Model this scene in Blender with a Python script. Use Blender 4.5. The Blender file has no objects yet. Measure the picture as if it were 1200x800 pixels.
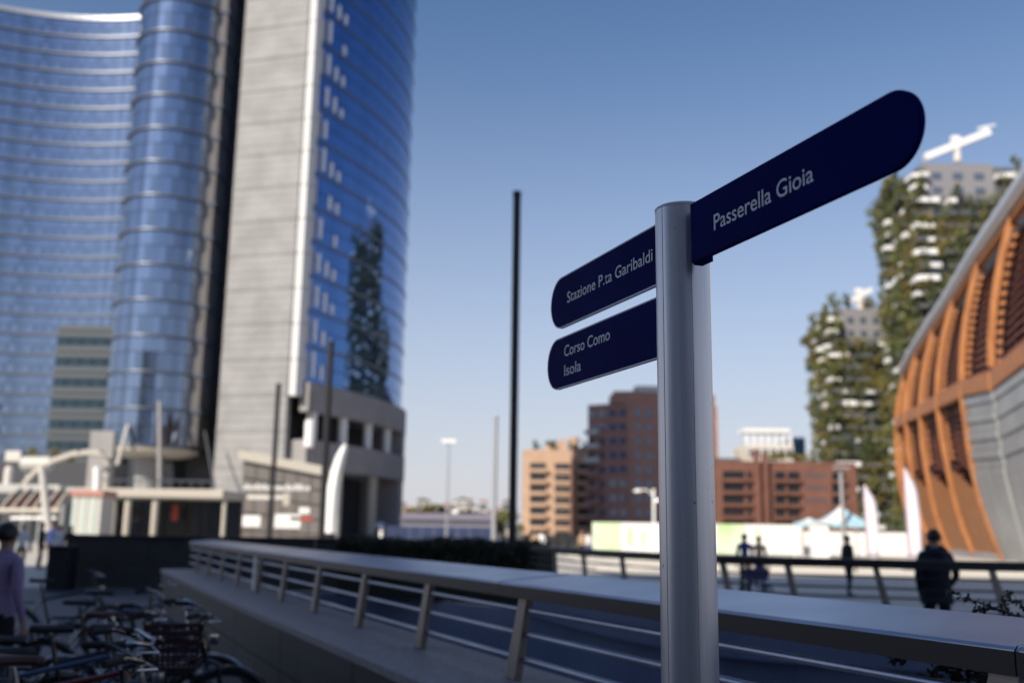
import bpy, bmesh, math, random
from mathutils import Vector, Matrix
random.seed(7)
R_ = random.Random(11)
C = bpy.context.scene.collection
SC = bpy.context.scene
rad = math.radians

# ------------------------------------------------------------------ camera
F = 1166.7                       # focal length in photo pixels (35 mm on a 36 mm sensor)
PITCH, ROLL, EYE = math.atan(222 / F), 0.0145, 1.65
sp, cp, sr, cr = math.sin(PITCH), math.cos(PITCH), math.sin(ROLL), math.cos(ROLL)
FW = Vector((0, cp, sp))
UP0, RT0 = Vector((0, -sp, cp)), Vector((1, 0, 0))
RT = RT0 * cr + UP0 * sr
UP = UP0 * cr - RT0 * sr
EYEP = Vector((0, 0, EYE))
cam_data = bpy.data.cameras.new("camera")
cam = bpy.data.objects.new("camera", cam_data)
C.objects.link(cam)
m3 = Matrix((RT, UP, -FW)).transposed()
cam.matrix_world = Matrix.Translation(EYEP) @ m3.to_4x4()
cam_data.lens, cam_data.sensor_width = 35.0, 36.0
cam_data.clip_start, cam_data.clip_end = 0.05, 6000
cam_data.dof.use_dof = True
cam_data.dof.focus_distance = 2.62
cam_data.dof.aperture_fstop = 2.0
SC.camera = cam

# ------------------------------------------------------------------ light
SUN_EL = rad(35)
SUN_H = Vector((-0.6, -0.8))             # horizontal direction towards the sun
sund = Vector((SUN_H.x * math.cos(SUN_EL), SUN_H.y * math.cos(SUN_EL), math.sin(SUN_EL)))
w = bpy.data.worlds.new("World")
SC.world = w
w.use_nodes = True
nt = w.node_tree
nt.nodes.clear()
sky = nt.nodes.new("ShaderNodeTexSky")
sky.sky_type = 'NISHITA'
sky.sun_disc = False
sky.sun_elevation = SUN_EL
sky.sun_rotation = math.atan2(sund.x, sund.y)
sky.air_density = 1.0
sky.dust_density = 0.6
sky.ozone_density = 5.0
bg = nt.nodes.new("ShaderNodeBackground")
bg.inputs[1].default_value = 0.094
wo = nt.nodes.new("ShaderNodeOutputWorld")
# pale haze towards the horizon, the same all round
tcw = nt.nodes.new("ShaderNodeTexCoord"); sxyz = nt.nodes.new("ShaderNodeSeparateXYZ"); mrw = nt.nodes.new("ShaderNodeMapRange")
mrw.inputs[1].default_value, mrw.inputs[2].default_value, mrw.inputs[3].default_value, mrw.inputs[4].default_value = 0.0, 0.5, 1.0, 0.0
pw = nt.nodes.new("ShaderNodeMath"); pw.operation = 'POWER'; pw.inputs[1].default_value = 1.6
mxw = nt.nodes.new("ShaderNodeMix"); mxw.data_type = 'RGBA'
mxw.inputs[7].default_value = (5.3, 5.2, 5.65, 1)
nt.links.new(tcw.outputs["Generated"], sxyz.inputs[0]); nt.links.new(sxyz.outputs[2], mrw.inputs[0]); nt.links.new(mrw.outputs[0], pw.inputs[0])
nt.links.new(pw.outputs[0], mxw.inputs[0]); nt.links.new(sky.outputs[0], mxw.inputs[6])
nt.links.new(mxw.outputs[2], bg.inputs[0])
nt.links.new(bg.outputs[0], wo.inputs[0])
sl = bpy.data.lights.new("sun", 'SUN')
sl.energy, sl.angle, sl.color = 4.7, rad(0.53), (1.0, 0.90, 0.76)
so = bpy.data.objects.new("sun", sl)
C.objects.link(so)
so.rotation_euler = sund.to_track_quat('Z', 'Y').to_euler()
SC.view_settings.view_transform = 'Standard'
SC.view_settings.look = 'None'
SC.view_settings.exposure = 0.42
SC.view_settings.gamma = 1.0
SC.render.engine = 'CYCLES'
SC.cycles.use_denoising = True
SC.cycles.max_bounces = 8
SC.cycles.sample_clamp_indirect = 6

# ------------------------------------------------------------------ geometry helpers
def ray(px, py): return RT * ((px - 600) / F) + UP * ((400 - py) / F) + FW
def at(px, py, Y):
    d = ray(px, py); return EYEP + d * (Y / d.y)
def onz(px, py, z):
    d = ray(px, py); return EYEP + d * ((z - EYE) / d.z)
def gx(px, Y, z=1.0):                     # x of the point seen in column px at distance Y and height z
    dz = z - EYE; k = px - 600
    return (k * (FW.y * Y + FW.z * dz) - F * (RT.y * Y + RT.z * dz)) / (F * RT.x)
def gp(px, Y, z=0.0): return Vector((gx(px, Y, z), Y, z))

class MB:
    def __init__(s): s.v, s.f, s.m = [], [], []
    def add(s, vs, fs, m=0):
        o = len(s.v); s.v += [Vector(p) for p in vs]
        for f in fs: s.f.append([i + o for i in f]); s.m.append(m)
    def quad(s, a, b, c, d, m=0): s.add([a, b, c, d], [(0, 1, 2, 3)], m)
    def hexa(s, p, m=0):                  # 8 corners: bottom ring then top ring
        s.add(p, [(3, 2, 1, 0), (4, 5, 6, 7), (0, 1, 5, 4), (1, 2, 6, 5), (2, 3, 7, 6), (3, 0, 4, 7)], m)
    def box(s, c, d, ax=None, m=0):       # centre, full size, optional x axis direction in plan
        c = Vector(c); x, y, z = d[0] / 2, d[1] / 2, d[2] / 2
        a = Vector((1, 0, 0)) if ax is None else Vector((ax[0], ax[1], 0)).normalized()
        b = Vector((-a.y, a.x, 0)); k = Vector((0, 0, 1))
        s.hexa([c + a * i + b * j + k * l for l in (-z, z) for i, j in ((-x, -y), (x, -y), (x, y), (-x, y))], m)
    def span(s, lo, hi, m=0):
        lo, hi = Vector(lo), Vector(hi); s.box((lo + hi) / 2, hi - lo, None, m)
    def prism(s, ring, vec, m=0):
        n = len(ring); ring = [Vector(p) for p in ring]; vec = Vector(vec)
        s.add(ring + [p + vec for p in ring],
              [tuple(range(n))[::-1], tuple(range(n, 2 * n))] + [(i, (i + 1) % n, n + (i + 1) % n, n + i) for i in range(n)], m)
    def tube(s, pts, r, n=8, m=0, caps=True):
        pts = [Vector(p) for p in pts]; k = len(pts)
        rs = r if isinstance(r, (list, tuple)) else [r] * k
        vs = []; prev = None
        for i, p in enumerate(pts):
            d = (pts[min(i + 1, k - 1)] - pts[max(i - 1, 0)]).normalized()
            if prev is None:
                u = d.orthogonal().normalized()
            else:
                u = (prev - d * prev.dot(d)); u = u.normalized() if u.length > 1e-6 else d.orthogonal().normalized()
            prev = u; q = d.cross(u)
            vs += [p + (u * math.cos(2 * math.pi * j / n) + q * math.sin(2 * math.pi * j / n)) * rs[i] for j in range(n)]
        fs = [(i * n + j, i * n + (j + 1) % n, (i + 1) * n + (j + 1) % n, (i + 1) * n + j) for i in range(k - 1) for j in range(n)]
        if caps: fs += [tuple(range(n))[::-1], tuple(range((k - 1) * n, k * n))]
        s.add(vs, fs, m)
    def ring(s, c, ax, R, r, n=28, k=6, m=0, a0=0, a1=2 * math.pi):   # torus (or arc) round axis ax
        c = Vector(c); ax = Vector(ax).normalized(); u = ax.orthogonal().normalized()
        if abs(ax.z) < .9: u = Vector((0, 0, 1)) - ax * ax.z; u.normalize()
        q = ax.cross(u); full = abs(a1 - a0 - 2 * math.pi) < 1e-4; nn = n if full else n + 1
        vs = []
        for i in range(nn):
            a = a0 + (a1 - a0) * i / n; d = u * math.cos(a) + q * math.sin(a)
            vs += [c + d * (R + r * math.cos(b)) + ax * (r * math.sin(b)) for b in [2 * math.pi * j / k for j in range(k)]]
        s.add(vs, [(i * k + j, ((i + 1) % nn) * k + j, ((i + 1) % nn) * k + (j + 1) % k, i * k + (j + 1) % k) for i in range(n) for j in range(k)], m)
    def lathe(s, c, prof, n=16, m=0, sx=1, sy=1):
        c = Vector(c); k = len(prof)
        vs = [c + Vector((r * sx * math.cos(2 * math.pi * j / n), r * sy * math.sin(2 * math.pi * j / n), z)) for r, z in prof for j in range(n)]
        fs = [(i * n + j, i * n + (j + 1) % n, (i + 1) * n + (j + 1) % n, (i + 1) * n + j) for i in range(k - 1) for j in range(n)]
        fs += [tuple(range(n))[::-1], tuple(range((k - 1) * n, k * n))]
        s.add(vs, fs, m)
    def grid(s, rows, m=0):               # rows of points -> sheet
        n = len(rows[0]); s.add([p for r in rows for p in r],
              [(i * n + j, i * n + j + 1, (i + 1) * n + j + 1, (i + 1) * n + j) for i in range(len(rows) - 1) for j in range(n - 1)], m)
    def build(s, name, mats, parent=None, smooth=False, bevel=0, kind=None, label=None, fix=True):
        off = Vector((0, 0, 0)); p = parent
        while p is not None: off += p.location; p = p.parent
        me = bpy.data.meshes.new(name)
        me.from_pydata([v - off for v in s.v], [], s.f)
        for k in (mats if isinstance(mats, (list, tuple)) else [mats]): me.materials.append(k)
        if any(s.m): me.polygons.foreach_set("material_index", s.m)
        if fix:
            bm = bmesh.new(); bm.from_mesh(me)
            if bevel:
                bmesh.ops.remove_doubles(bm, verts=bm.verts, dist=1e-5)
                ed = [e for e in bm.edges if len(e.link_faces) == 2 and e.calc_face_angle(0) > .6]
                bmesh.ops.bevel(bm, geom=ed, offset=bevel, segments=2, profile=.6, affect='EDGES', clamp_overlap=True)
            bmesh.ops.recalc_face_normals(bm, faces=bm.faces)
            bm.to_mesh(me); bm.free()
        if smooth: 
            me.shade_smooth()
            if smooth != 'all': me.set_sharp_from_angle(angle=rad(38))
        me.update()
        o = bpy.data.objects.new(name, me); C.objects.link(o)
        if parent is not None: o.parent = parent
        if kind: o["kind"] = kind
        if label: o["label"] = label
        return o

def tag(o, label, cat, group=None):
    o["label"], o["category"] = label, cat
    if group: o["group"] = group
    return o
def thing(name, label, cat, loc=(0, 0, 0), group=None):
    o = bpy.data.objects.new(name, None); C.objects.link(o)
    o.location = loc; o.empty_display_size = .3
    return tag(o, label, cat, group)
def copy_tree(o, parent=None):
    c = o.copy(); C.objects.link(c)
    if parent is not None: c.parent = parent; c.matrix_parent_inverse = o.matrix_parent_inverse.copy()
    for ch in [x for x in KIDS.get(o.name, [])] or list(o.children): copy_tree(ch, c)
    return c
KIDS = {}

# ------------------------------------------------------------------ materials
def mat(name, col, rough=.6, metal=0., col2=None, scale=4., detail=4., bump=0., bscale=None, stretch=None, spec=.5, island=0., coat=0., ramp=(.35, .65)):
    m = bpy.data.materials.new(name); m.use_nodes = True
    n, l = m.node_tree.nodes, m.node_tree.links
    b = n["Principled BSDF"]
    b.inputs["Base Color"].default_value = (*col, 1)
    b.inputs["Roughness"].default_value = rough
    b.inputs["Metallic"].default_value = metal
    b.inputs["Specular IOR Level"].default_value = spec
    b.inputs["Coat Weight"].default_value = coat
    if col2 or bump:
        tc = n.new("ShaderNodeTexCoord"); mp = n.new("ShaderNodeMapping")
        l.new(tc.outputs["Object"], mp.inputs[0])
        if stretch: mp.inputs["Scale"].default_value = stretch
        t = n.new("ShaderNodeTexNoise"); t.inputs["Scale"].default_value = scale; t.inputs["Detail"].default_value = detail
        l.new(mp.outputs[0], t.inputs[0])
        if col2:
            r = n.new("ShaderNodeValToRGB"); r.color_ramp.elements[0].position, r.color_ramp.elements[1].position = ramp
            r.color_ramp.elements[0].color, r.color_ramp.elements[1].color = (*col, 1), (*col2, 1)
            l.new(t.outputs[0], r.inputs[0]); out = r.outputs[0]
            l.new(out, b.inputs["Base Color"])
        if bump:
            t2 = t
            if bscale:
                t2 = n.new("ShaderNodeTexNoise"); t2.inputs["Scale"].default_value = bscale; t2.inputs["Detail"].default_value = 6
                l.new(mp.outputs[0], t2.inputs[0])
            bp = n.new("ShaderNodeBump"); bp.inputs["Strength"].default_value = bump; bp.inputs["Distance"].default_value = .02
            l.new(t2.outputs[0], bp.inputs["Height"]); l.new(bp.outputs[0], b.inputs["Normal"])
    if island:
        g = n.new("ShaderNodeNewGeometry"); h = n.new("ShaderNodeHueSaturation")
        mr = n.new("ShaderNodeMapRange"); mr.inputs[3].default_value = 1 - island; mr.inputs[4].default_value = 1 + island
        l.new(g.outputs["Random Per Island"], mr.inputs[0]); l.new(mr.outputs[0], h.inputs["Value"])
        src = b.inputs["Base Color"]
        if src.is_linked: l.new(src.links[0].from_socket, h.inputs["Color"])
        else: h.inputs["Color"].default_value = (*col, 1)
        l.new(h.outputs[0], b.inputs["Base Color"])
    return m
M = {}
M['navy'] = mat("navy_enamel", (.0014, .0030, .092), .6, 0, (.0030, .0055, .115), 5, detail=9, spec=.03)
M['letter'] = mat("white_letters", (.80, .81, .84), .5)
M['alu'] = mat("brushed_aluminium", (.74, .71, .73), .33, .70, (.66, .63, .65), 3, bump=.02, stretch=(30, 30, .5))
def add_specks(m, zmax, amount):            # dark chips and grime of fixed shape near the foot of a post
    n, l = m.node_tree.nodes, m.node_tree.links; b = n["Principled BSDF"]
    tc = n.new("ShaderNodeTexCoord"); mp = n.new("ShaderNodeMapping"); mp.inputs["Scale"].default_value = (150, 150, 60)
    t = n.new("ShaderNodeTexNoise"); t.inputs["Scale"].default_value = 1.0; t.inputs["Detail"].default_value = 5
    t2 = n.new("ShaderNodeTexNoise"); t2.inputs["Scale"].default_value = 5.0
    sx = n.new("ShaderNodeSeparateXYZ"); mr = n.new("ShaderNodeMapRange"); mr.inputs[1].default_value = zmax; mr.inputs[2].default_value = zmax - .5; mr.inputs[3].default_value = 0.0; mr.inputs[4].default_value = amount
    ad = n.new("ShaderNodeMath"); ad.operation = 'MULTIPLY_ADD'; ad.inputs[1].default_value = .45
    ad2 = n.new("ShaderNodeMath"); ad2.operation = 'ADD'
    r = n.new("ShaderNodeValToRGB"); r.color_ramp.elements[0].position, r.color_ramp.elements[1].position = .955, .985
    mx = n.new("ShaderNodeMix"); mx.data_type = 'RGBA'; mx.inputs[7].default_value = (.03, .03, .032, 1)
    l.new(tc.outputs["Object"], mp.inputs[0]); l.new(mp.outputs[0], t.inputs[0]); l.new(tc.outputs["Object"], t2.inputs[0]); l.new(tc.outputs["Object"], sx.inputs[0]); l.new(sx.outputs[2], mr.inputs[0])
    l.new(t2.outputs[0], ad.inputs[0]); l.new(t.outputs[0], ad.inputs[2]); l.new(ad.outputs[0], ad2.inputs[0]); l.new(mr.outputs[0], ad2.inputs[1])
    l.new(ad2.outputs[0], r.inputs[0]); l.new(r.outputs[0], mx.inputs[0])
    l.new(b.inputs["Base Color"].links[0].from_socket, mx.inputs[6]); l.new(mx.outputs[2], b.inputs["Base Color"])
add_specks(M['alu'], 1.47, .095)
M['cap_and_lit_edge'] = mat("pale_cap_and_lit_edge", (.86, .86, .87), .5, .0)
M['alu_dark'] = mat("dark_joint", (.05, .05, .055), .6)
M['steel'] = mat("satin_stainless", (.50, .525, .60), .36, .9, (.34, .37, .46), 1.6, detail=10, bump=.03, stretch=(1, 1, 1))
M['fascia_shade'] = mat('painted_shade_fascia', (.045, .040, .040), .42, .4)
M['steel_post'] = mat("warm_grey_post_steel", (.36, .31, .27), .45, .5, (.28, .245, .21), 6)
M['dark_steel'] = mat("dark_painted_steel", (.022, .022, .024), .5, .2)
M['granite'] = mat("pinkish_granite", (.36, .325, .34), .6, 0, (.22, .20, .21), 40, detail=8, bump=.1)
M['dark_stone'] = mat("dark_basalt_cladding", (.036, .036, .038), .55, 0, (.026, .026, .028), 3, detail=6, bump=.05)
M['pit'] = mat("pale_blue_grey_render", (.135, .17, .27), .5, 0, (.105, .135, .22), .8, detail=6)
M['paving'] = mat("stone_paving", (.34, .33, .32), .6, 0, (.27, .265, .26), 1.2, detail=8, bump=.05)
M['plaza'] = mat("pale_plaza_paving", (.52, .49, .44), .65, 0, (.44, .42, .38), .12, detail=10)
M['glass'] = mat("blue_coated_glass", (.085, .18, .40), .035, .92, island=.08)
M['glass_pale'] = mat("pale_coated_glass", (.215, .275, .385), .05, .88, island=.20)
M['glass_dark'] = mat("dark_window_glass", (.02, .025, .032), .08, .0, spec=.8)
M['glass_win'] = mat("window_glass", (.12, .15, .20), .06, .4)
M['spandrel'] = mat("grey_spandrel_metal", (.12, .135, .165), .4, .5)
M['fin_grey'] = mat('warm_grey_metal_fin', (.17, .16, .155), .5, .3)
M['spandrel_pale'] = mat("pale_spandrel_metal", (.36, .37, .40), .4, .4)
M['concrete'] = mat("pale_concrete_panel", (.285, .283, .285), .7, 0, (.225, .223, .225), .35, detail=10, bump=.05, island=.08)
M['concrete_grey'] = mat("grey_stone_podium", (.30, .285, .285), .7, 0, (.25, .24, .24), .3, detail=8)
M['white'] = mat("white_paint", (.78, .78, .77), .45)
M['offwhite'] = mat('off_white_paint', (.50, .49, .46), .55)
M['pale_green'] = mat('pale_green_white', (.47, .55, .51), .5)
M['fin_white'] = mat('fin_white_metal', (.60, .60, .59), .5)
M['cream'] = mat("cream_paint", (.44, .41, .355), .55)
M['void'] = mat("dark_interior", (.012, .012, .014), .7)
M['recess'] = mat("dark_cladding_and_shade", (.045, .047, .055), .5, .2)
M['black'] = mat("black_lamp_paint", (.010, .011, .014), .5)
M['grey_pole'] = mat("galvanised_grey", (.34, .35, .37), .5, .4)
M['wood'] = mat("orange_larch", (.41, .170, .056), .55, 0, (.28, .105, .034), 3, detail=8, stretch=(1.5, 1.5, .2), spec=.4, bump=.15, bscale=8, island=.14)
M['wood_slat'] = mat("red_brown_larch_slat", (.135, .036, .014), .5, 0, (.085, .022, .010), 5, stretch=(.3, .3, 3))
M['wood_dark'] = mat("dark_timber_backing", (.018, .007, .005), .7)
M['zinc'] = mat("grey_zinc_cladding", (.36, .37, .37), .45, .25, (.29, .30, .31), .5, detail=8, island=.07)
M['silver'] = mat("silver_roof_edge", (.55, .57, .62), .4, .3)
M['brick_tan'] = mat("tan_brick", (.55, .37, .26), .8, 0, (.48, .32, .22), .5, detail=8)
M['brick'] = mat("brown_red_brick", (.40, .215, .165), .85, 0, (.33, .175, .135), .6, detail=8)
M['brick_red'] = mat("red_brick", (.185, .082, .058), .85, 0, (.14, .062, .045), .6, detail=8)
M['roofgrey'] = mat("grey_roofing", (.09, .09, .10), .7)
M['leaf'] = mat("green_leaves", (.105, .125, .032), .6, 0, (.14, .140, .040), .8, island=.35)
M['leaf_dark'] = mat("dark_green_leaves", (.058, .078, .024), .6, 0, (.07, .085, .026), .8, island=.35)
M['leaf_olive'] = mat("olive_leaves", (.15, .14, .035), .6, 0, (.19, .15, .04), .8, island=.3)
M['leaf_rust'] = mat("rusty_leaves", (.17, .10, .03), .6, 0, (.15, .12, .03), .8, island=.3)
M['bark'] = mat("brown_bark", (.07, .05, .035), .9)
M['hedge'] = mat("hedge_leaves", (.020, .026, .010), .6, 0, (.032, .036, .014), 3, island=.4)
M['print_green'] = mat("green_print", (.40, .60, .27), .5, 0, (.66, .76, .56), .35)
M['red'] = mat("red_paint", (.42, .06, .04), .5)
M['rust'] = mat("rust_red_awning", (.20, .055, .032), .7, 0, (.14, .04, .025), 1.5)
M['blue_fence'] = mat("blue_site_sheet", (.016, .032, .09), .6)
M['blue'] = mat("bright_blue", (.03, .10, .38), .5)
M['pale_blue'] = mat("pale_blue_canvas", (.35, .55, .66), .6)
M['pink'] = mat("pale_pink_cloth", (.70, .55, .66), .7)
M['pale_lilac'] = mat("pale_lilac_cloth", (.74, .70, .78), .7)
M['skin'] = mat("skin", (.45, .27, .20), .55)
M['hair'] = mat("dark_hair", (.012, .009, .008), .5)
M['hair_b'] = mat("light_brown_hair", (.36, .22, .10), .5)
M['navy_cloth'] = mat("navy_cloth", (.012, .016, .032), .85)
M['black_cloth'] = mat("black_cloth", (.010, .010, .012), .85)
M['blue_cloth'] = mat("blue_cloth", (.035, .06, .22), .85)
M['purple_cloth'] = mat("lilac_knit", (.33, .25, .40), .9, 0, (.27, .20, .34), 25, bump=.2)
M['tan_cloth'] = mat("tan_cloth", (.48, .33, .20), .85)
M['white_cloth'] = mat("white_cloth", (.72, .72, .73), .85)
M['rubber'] = mat("black_rubber", (.012, .012, .012), .75)
M['chrome'] = mat("chrome", (.40, .41, .43), .25, 1.0)
M['bike_black'] = mat("black_gloss_frame", (.015, .015, .017), .25, .1, coat=.4)
M['bike_red'] = mat("dark_red_frame", (.16, .012, .012), .25, .1, coat=.4)
M['bike_blue'] = mat("blue_grey_frame", (.05, .08, .16), .25, .1, coat=.4)
M['bike_white'] = mat("pale_silver_frame", (.16, .165, .19), .3, .5, coat=.3)
M['saddle'] = mat("black_saddle_vinyl", (.014, .013, .013), .4)
M['saddle_brown'] = mat("brown_leather", (.07, .028, .018), .45)
M['wicker'] = mat("dark_red_basket", (.035, .006, .007), .7)
M['pale_wall'] = mat("pale_plaster", (.60, .57, .53), .8)
M['pink_wall'] = mat("pinkish_plaster", (.50, .36, .30), .8)
M['tile_red'] = mat("terracotta_roof", (.36, .15, .09), .8)

# ------------------------------------------------------------------ setting: ground with the sunken ramp cut out
RAILZ = 1.35
near_px = [(222, 633.3), (280, 641.8), (345, 650.6), (436, 662.2), (560, 678), (700, 695.7), (845, 714), (1022, 736.5), (1190, 758)]
near_px = [(222, 634.2), (280, 642.1)] + [(x, 650.6 + .127 * (x - 345)) for x, y in near_px[2:]]
near = [onz(x, y, RAILZ) for x, y in near_px]
near = [Vector((p.x, p.y)) for p in near]
tdir = (near[-1] - near[-3]).normalized()
near.append(near[-1] + tdir * 3.0)
near.append(near[-1] + tdir * 4.0)
def offset(path, d):                       # offset a plan polyline to the right of its direction of travel reversed (towards the ramp)
    out = []
    for i, p in enumerate(path):
        t = (path[min(i + 1, len(path) - 1)] - path[max(i - 1, 0)]).normalized()
        n = Vector((-t.y, t.x))            # path runs from far to near: this points to the ramp (right/away)
        out.append(p + n * d)
    return out
def v3(p, z): return Vector((p[0], p[1], z))
class Path:
    def __init__(s, pts):
        s.p = pts; s.l = [0]
        for a, b in zip(pts, pts[1:]): s.l.append(s.l[-1] + (b - a).length)
    def at(s, d):
        for i in range(len(s.p) - 1):
            if d <= s.l[i + 1] or i == len(s.p) - 2:
                k = (d - s.l[i]) / (s.l[i + 1] - s.l[i]); a, b = s.p[i], s.p[i + 1]
                return a + (b - a) * k, (b - a).normalized()
    def sub(s, d0, d1):
        return [s.at(d0)[0]] + [p for p, l in zip(s.p, s.l) if d0 + .02 < l < d1 - .02] + [s.at(d1)[0]]
far_px = [(623, 639), (660, 641.6), (700, 644), (776, 647.8), (845, 650.6), (930, 653), (1022, 655), (1110, 657), (1200, 658.7)]
far = [onz(x, y, RAILZ) for x, y in far_px]
far = [Vector((p.x, p.y)) for p in far]
td = (far[-1] - far[-2]).normalized()
far.append(far[-1] + td * 6); far.append(far[-1] + td * 8 + Vector((0, -2)))
pit_near = offset(near, .36)
pit_far = offset(far, .22)                # towards the camera
e0 = Vector((gx(300, 27, 1), 27.0))
pit = [p for p in pit_near] + [far[-1] + Vector((0, -9)), ] + [p for p in reversed(far)] + [Vector((gx(420, 27.2), 27.2)), Vector((gx(225, 26.6), 26.6))]
bm = bmesh.new()
def loop(pts, z):
    vs = [bm.verts.new((p[0], p[1], z)) for p in pts]
    return [bm.edges.new((vs[i], vs[(i + 1) % len(vs)])) for i in range(len(vs))]
ed = loop(pit, 0) + loop([(x, y) for x, y in [(-60, -12), (60, -12), (95, 50), (95, 130), (-110, 130), (-110, 50)]], 0)
bmesh.ops.triangle_fill(bm, edges=ed, use_beauty=True, normal=(0, 0, 1))
me = bpy.data.meshes.new("plaza_paving"); bm.to_mesh(me); bm.free()
me.materials.append(M['plaza'])
o = bpy.data.objects.new("plaza_paving", me); C.objects.link(o); o["kind"] = "structure"
b = MB()                                    # land beyond the plaza out to the horizon
inner = [(-60, -12), (60, -12), (95, 50), (95, 130), (-110, 130), (-110, 50)]
outer = [(-3000, -1500), (3000, -1500), (4000, 50), (3000, 4500), (-3000, 4500), (-4000, 50)]
for i in range(6):
    j = (i + 1) % 6
    b.quad((*inner[i], -.01), (*outer[i], -.5), (*outer[j], -.5), (*inner[j], -.01))
M['land'] = mat("city_ground", (.16, .155, .15), .8, 0, (.12, .12, .11), .02, detail=8)
b.build("ground", M['land'], None, kind="structure")
b = MB()                                    # ramp floor and its retaining wall
PZ = -3.4
b.add([v3(p, PZ) for p in pit], [tuple(range(len(pit)))])
b.build("ramp_floor", M['paving'], None, kind="structure")
b = MB()
for a, c in zip(pit, pit[1:] + pit[:1]):
    b.quad(v3(a, PZ), v3(c, PZ), v3(c, -.001), v3(a, -.001))
b.build("ramp_wall", M['pit'], None, kind="structure")

# dark sheet painting shade on the bicycle yard, a hair above the plaza
yd = MB(); yq = [Vector((-40, 27.2)), Vector((gx(84, 27.2), 27.2)), Vector((gx(205, 26.6), 26.6))] + [near[i] + Vector((-.3, 0)) for i in range(len(near))] + [Vector((3, -6)), Vector((-40, -6))]
M['yard'] = mat('shaded_yard_paving', (.075, .080, .095), .5, 0, (.055, .06, .072), 1.0, detail=8)
yd.add([v3(p, .005) for p in yq], [tuple(range(len(yq)))]); yd.build('yard_shade_sheet', M['yard'], None, kind='structure')
# pale bands across the sunlit plaza
for k, (y0, y1) in enumerate(((46.0, 46.9), (52, 53.2), (60, 61.4), (69, 70.6))):
    bb = MB(); bb.span((4, y0, .004), (60, y1, .12 if k < 2 else .10))
    bb.build("plaza_step", mat("pale_step_%d" % k, (.58, .55, .50), .6), None, kind="structure")

# ------------------------------------------------------------------ near parapet: wall, coping, rail
NP = Path(near)
def perp(t): return Vector((-t.y, t.x))
wall = thing("parapet_wall", "low wall of dark stone panels with a pale granite coping beside the bicycles", "wall", v3(near[4], 0))
def strip(mb, d0, d1, o0, o1, z0, z1, m=0):          # box following the path between two lengths and two offsets
    pts = NP.sub(d0, d1)
    prev = None
    for i, p in enumerate(pts):
        tt = (pts[min(i + 1, len(pts) - 1)] - pts[max(i - 1, 0)]).normalized(); n = perp(tt)
        a, c = p + n * o0, p + n * o1
        cur = [v3(a, z0), v3(c, z0), v3(c, z1), v3(a, z1)]
        if prev: mb.add(prev + cur, [(0, 4, 5, 1), (1, 5, 6, 2), (2, 6, 7, 3), (3, 7, 4, 0)] + ([(0, 1, 2, 3)] if i == 1 else []) + ([(4, 7, 6, 5)] if i == len(pts) - 1 else []))
        prev = cur
L = NP.l[-1]
b = MB(); strip(b, 0, L, -.44, .34, -.02, .74); b.build("wall_core", M['dark_stone'], wall)
d = 0; k = 0
while d < L - .3:
    e = min(d + 2.4, L)
    b = MB(); strip(b, d + .006, e - .006, -.49, -.442, .385, .742); b.build("panel", M['dark_stone'], wall, bevel=.004)
    b = MB(); strip(b, d + .006, e - .006, -.488, -.442, .0, .373); b.build("panel", M['dark_stone'], wall, bevel=.004)
    b = MB(); strip(b, d + .003, e - .003, -.515, .355, .744, .81); b.build("coping_stone", M['granite'], wall, bevel=.008)
    d = e

rail = thing("steel_railing", "satin steel railing with a broad flat top and leaning posts on the granite coping", "railing", v3(near[4], .81))
joint_d = NP.l[0]
dj = [NP.l[0]]
l1190 = NP.l[8]
ds = sorted([l1190 + 3.6 * k for k in range(-8, 3)])
ds = [x for x in ds if .8 < x < L]
segs = [0] + ds + [L]
for a, c in zip(segs, segs[1:]):
    b = MB()
    pts = NP.sub(a + .003, c - .003); prof = [(0, -.075), (0, -.012), (.012, 0), (.48, .042), (.50, .03), (.50, -.03), (.44, -.04), (.06, -.085)]
    rows = []
    for i, p in enumerate(pts):
        tt = (pts[min(i + 1, len(pts) - 1)] - pts[max(i - 1, 0)]).normalized(); n = perp(tt)
        rows.append([v3(p + n * u, RAILZ + z) for u, z in prof])
    n = len(prof); b.add([q for r in rows for q in r],
        [(i * n + j, i * n + (j + 1) % n, (i + 1) * n + (j + 1) % n, (i + 1) * n + j) for i in range(len(rows) - 1) for j in range(n)] + [tuple(range(n)), tuple(range((len(rows) - 1) * n, len(rows) * n))[::-1]])
    tr = b.build("top_rail", M['steel'], rail, bevel=.004)
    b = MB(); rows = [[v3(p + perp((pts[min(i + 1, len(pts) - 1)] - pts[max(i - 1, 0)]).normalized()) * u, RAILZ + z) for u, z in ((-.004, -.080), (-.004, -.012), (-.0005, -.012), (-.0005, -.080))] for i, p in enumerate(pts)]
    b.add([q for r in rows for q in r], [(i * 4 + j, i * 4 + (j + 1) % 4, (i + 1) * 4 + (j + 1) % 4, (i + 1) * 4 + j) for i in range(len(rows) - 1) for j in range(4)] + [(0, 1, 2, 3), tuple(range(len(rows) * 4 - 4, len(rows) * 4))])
    b.build("fascia", M['fascia_shade'], tr)  # dark strip paints in the shade and dark reflections of the steel front
# rods
for z in (1.205, 1.07, .93):
    b = MB(); pts = [v3(p + perp((near[min(i + 1, len(near) - 1)] - near[max(i - 1, 0)]).normalized()) * .045, z) for i, p in enumerate(near)]
    b.tube(pts, .0155, 10); b.build("rod", M['steel'], rail, smooth=True)
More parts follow.
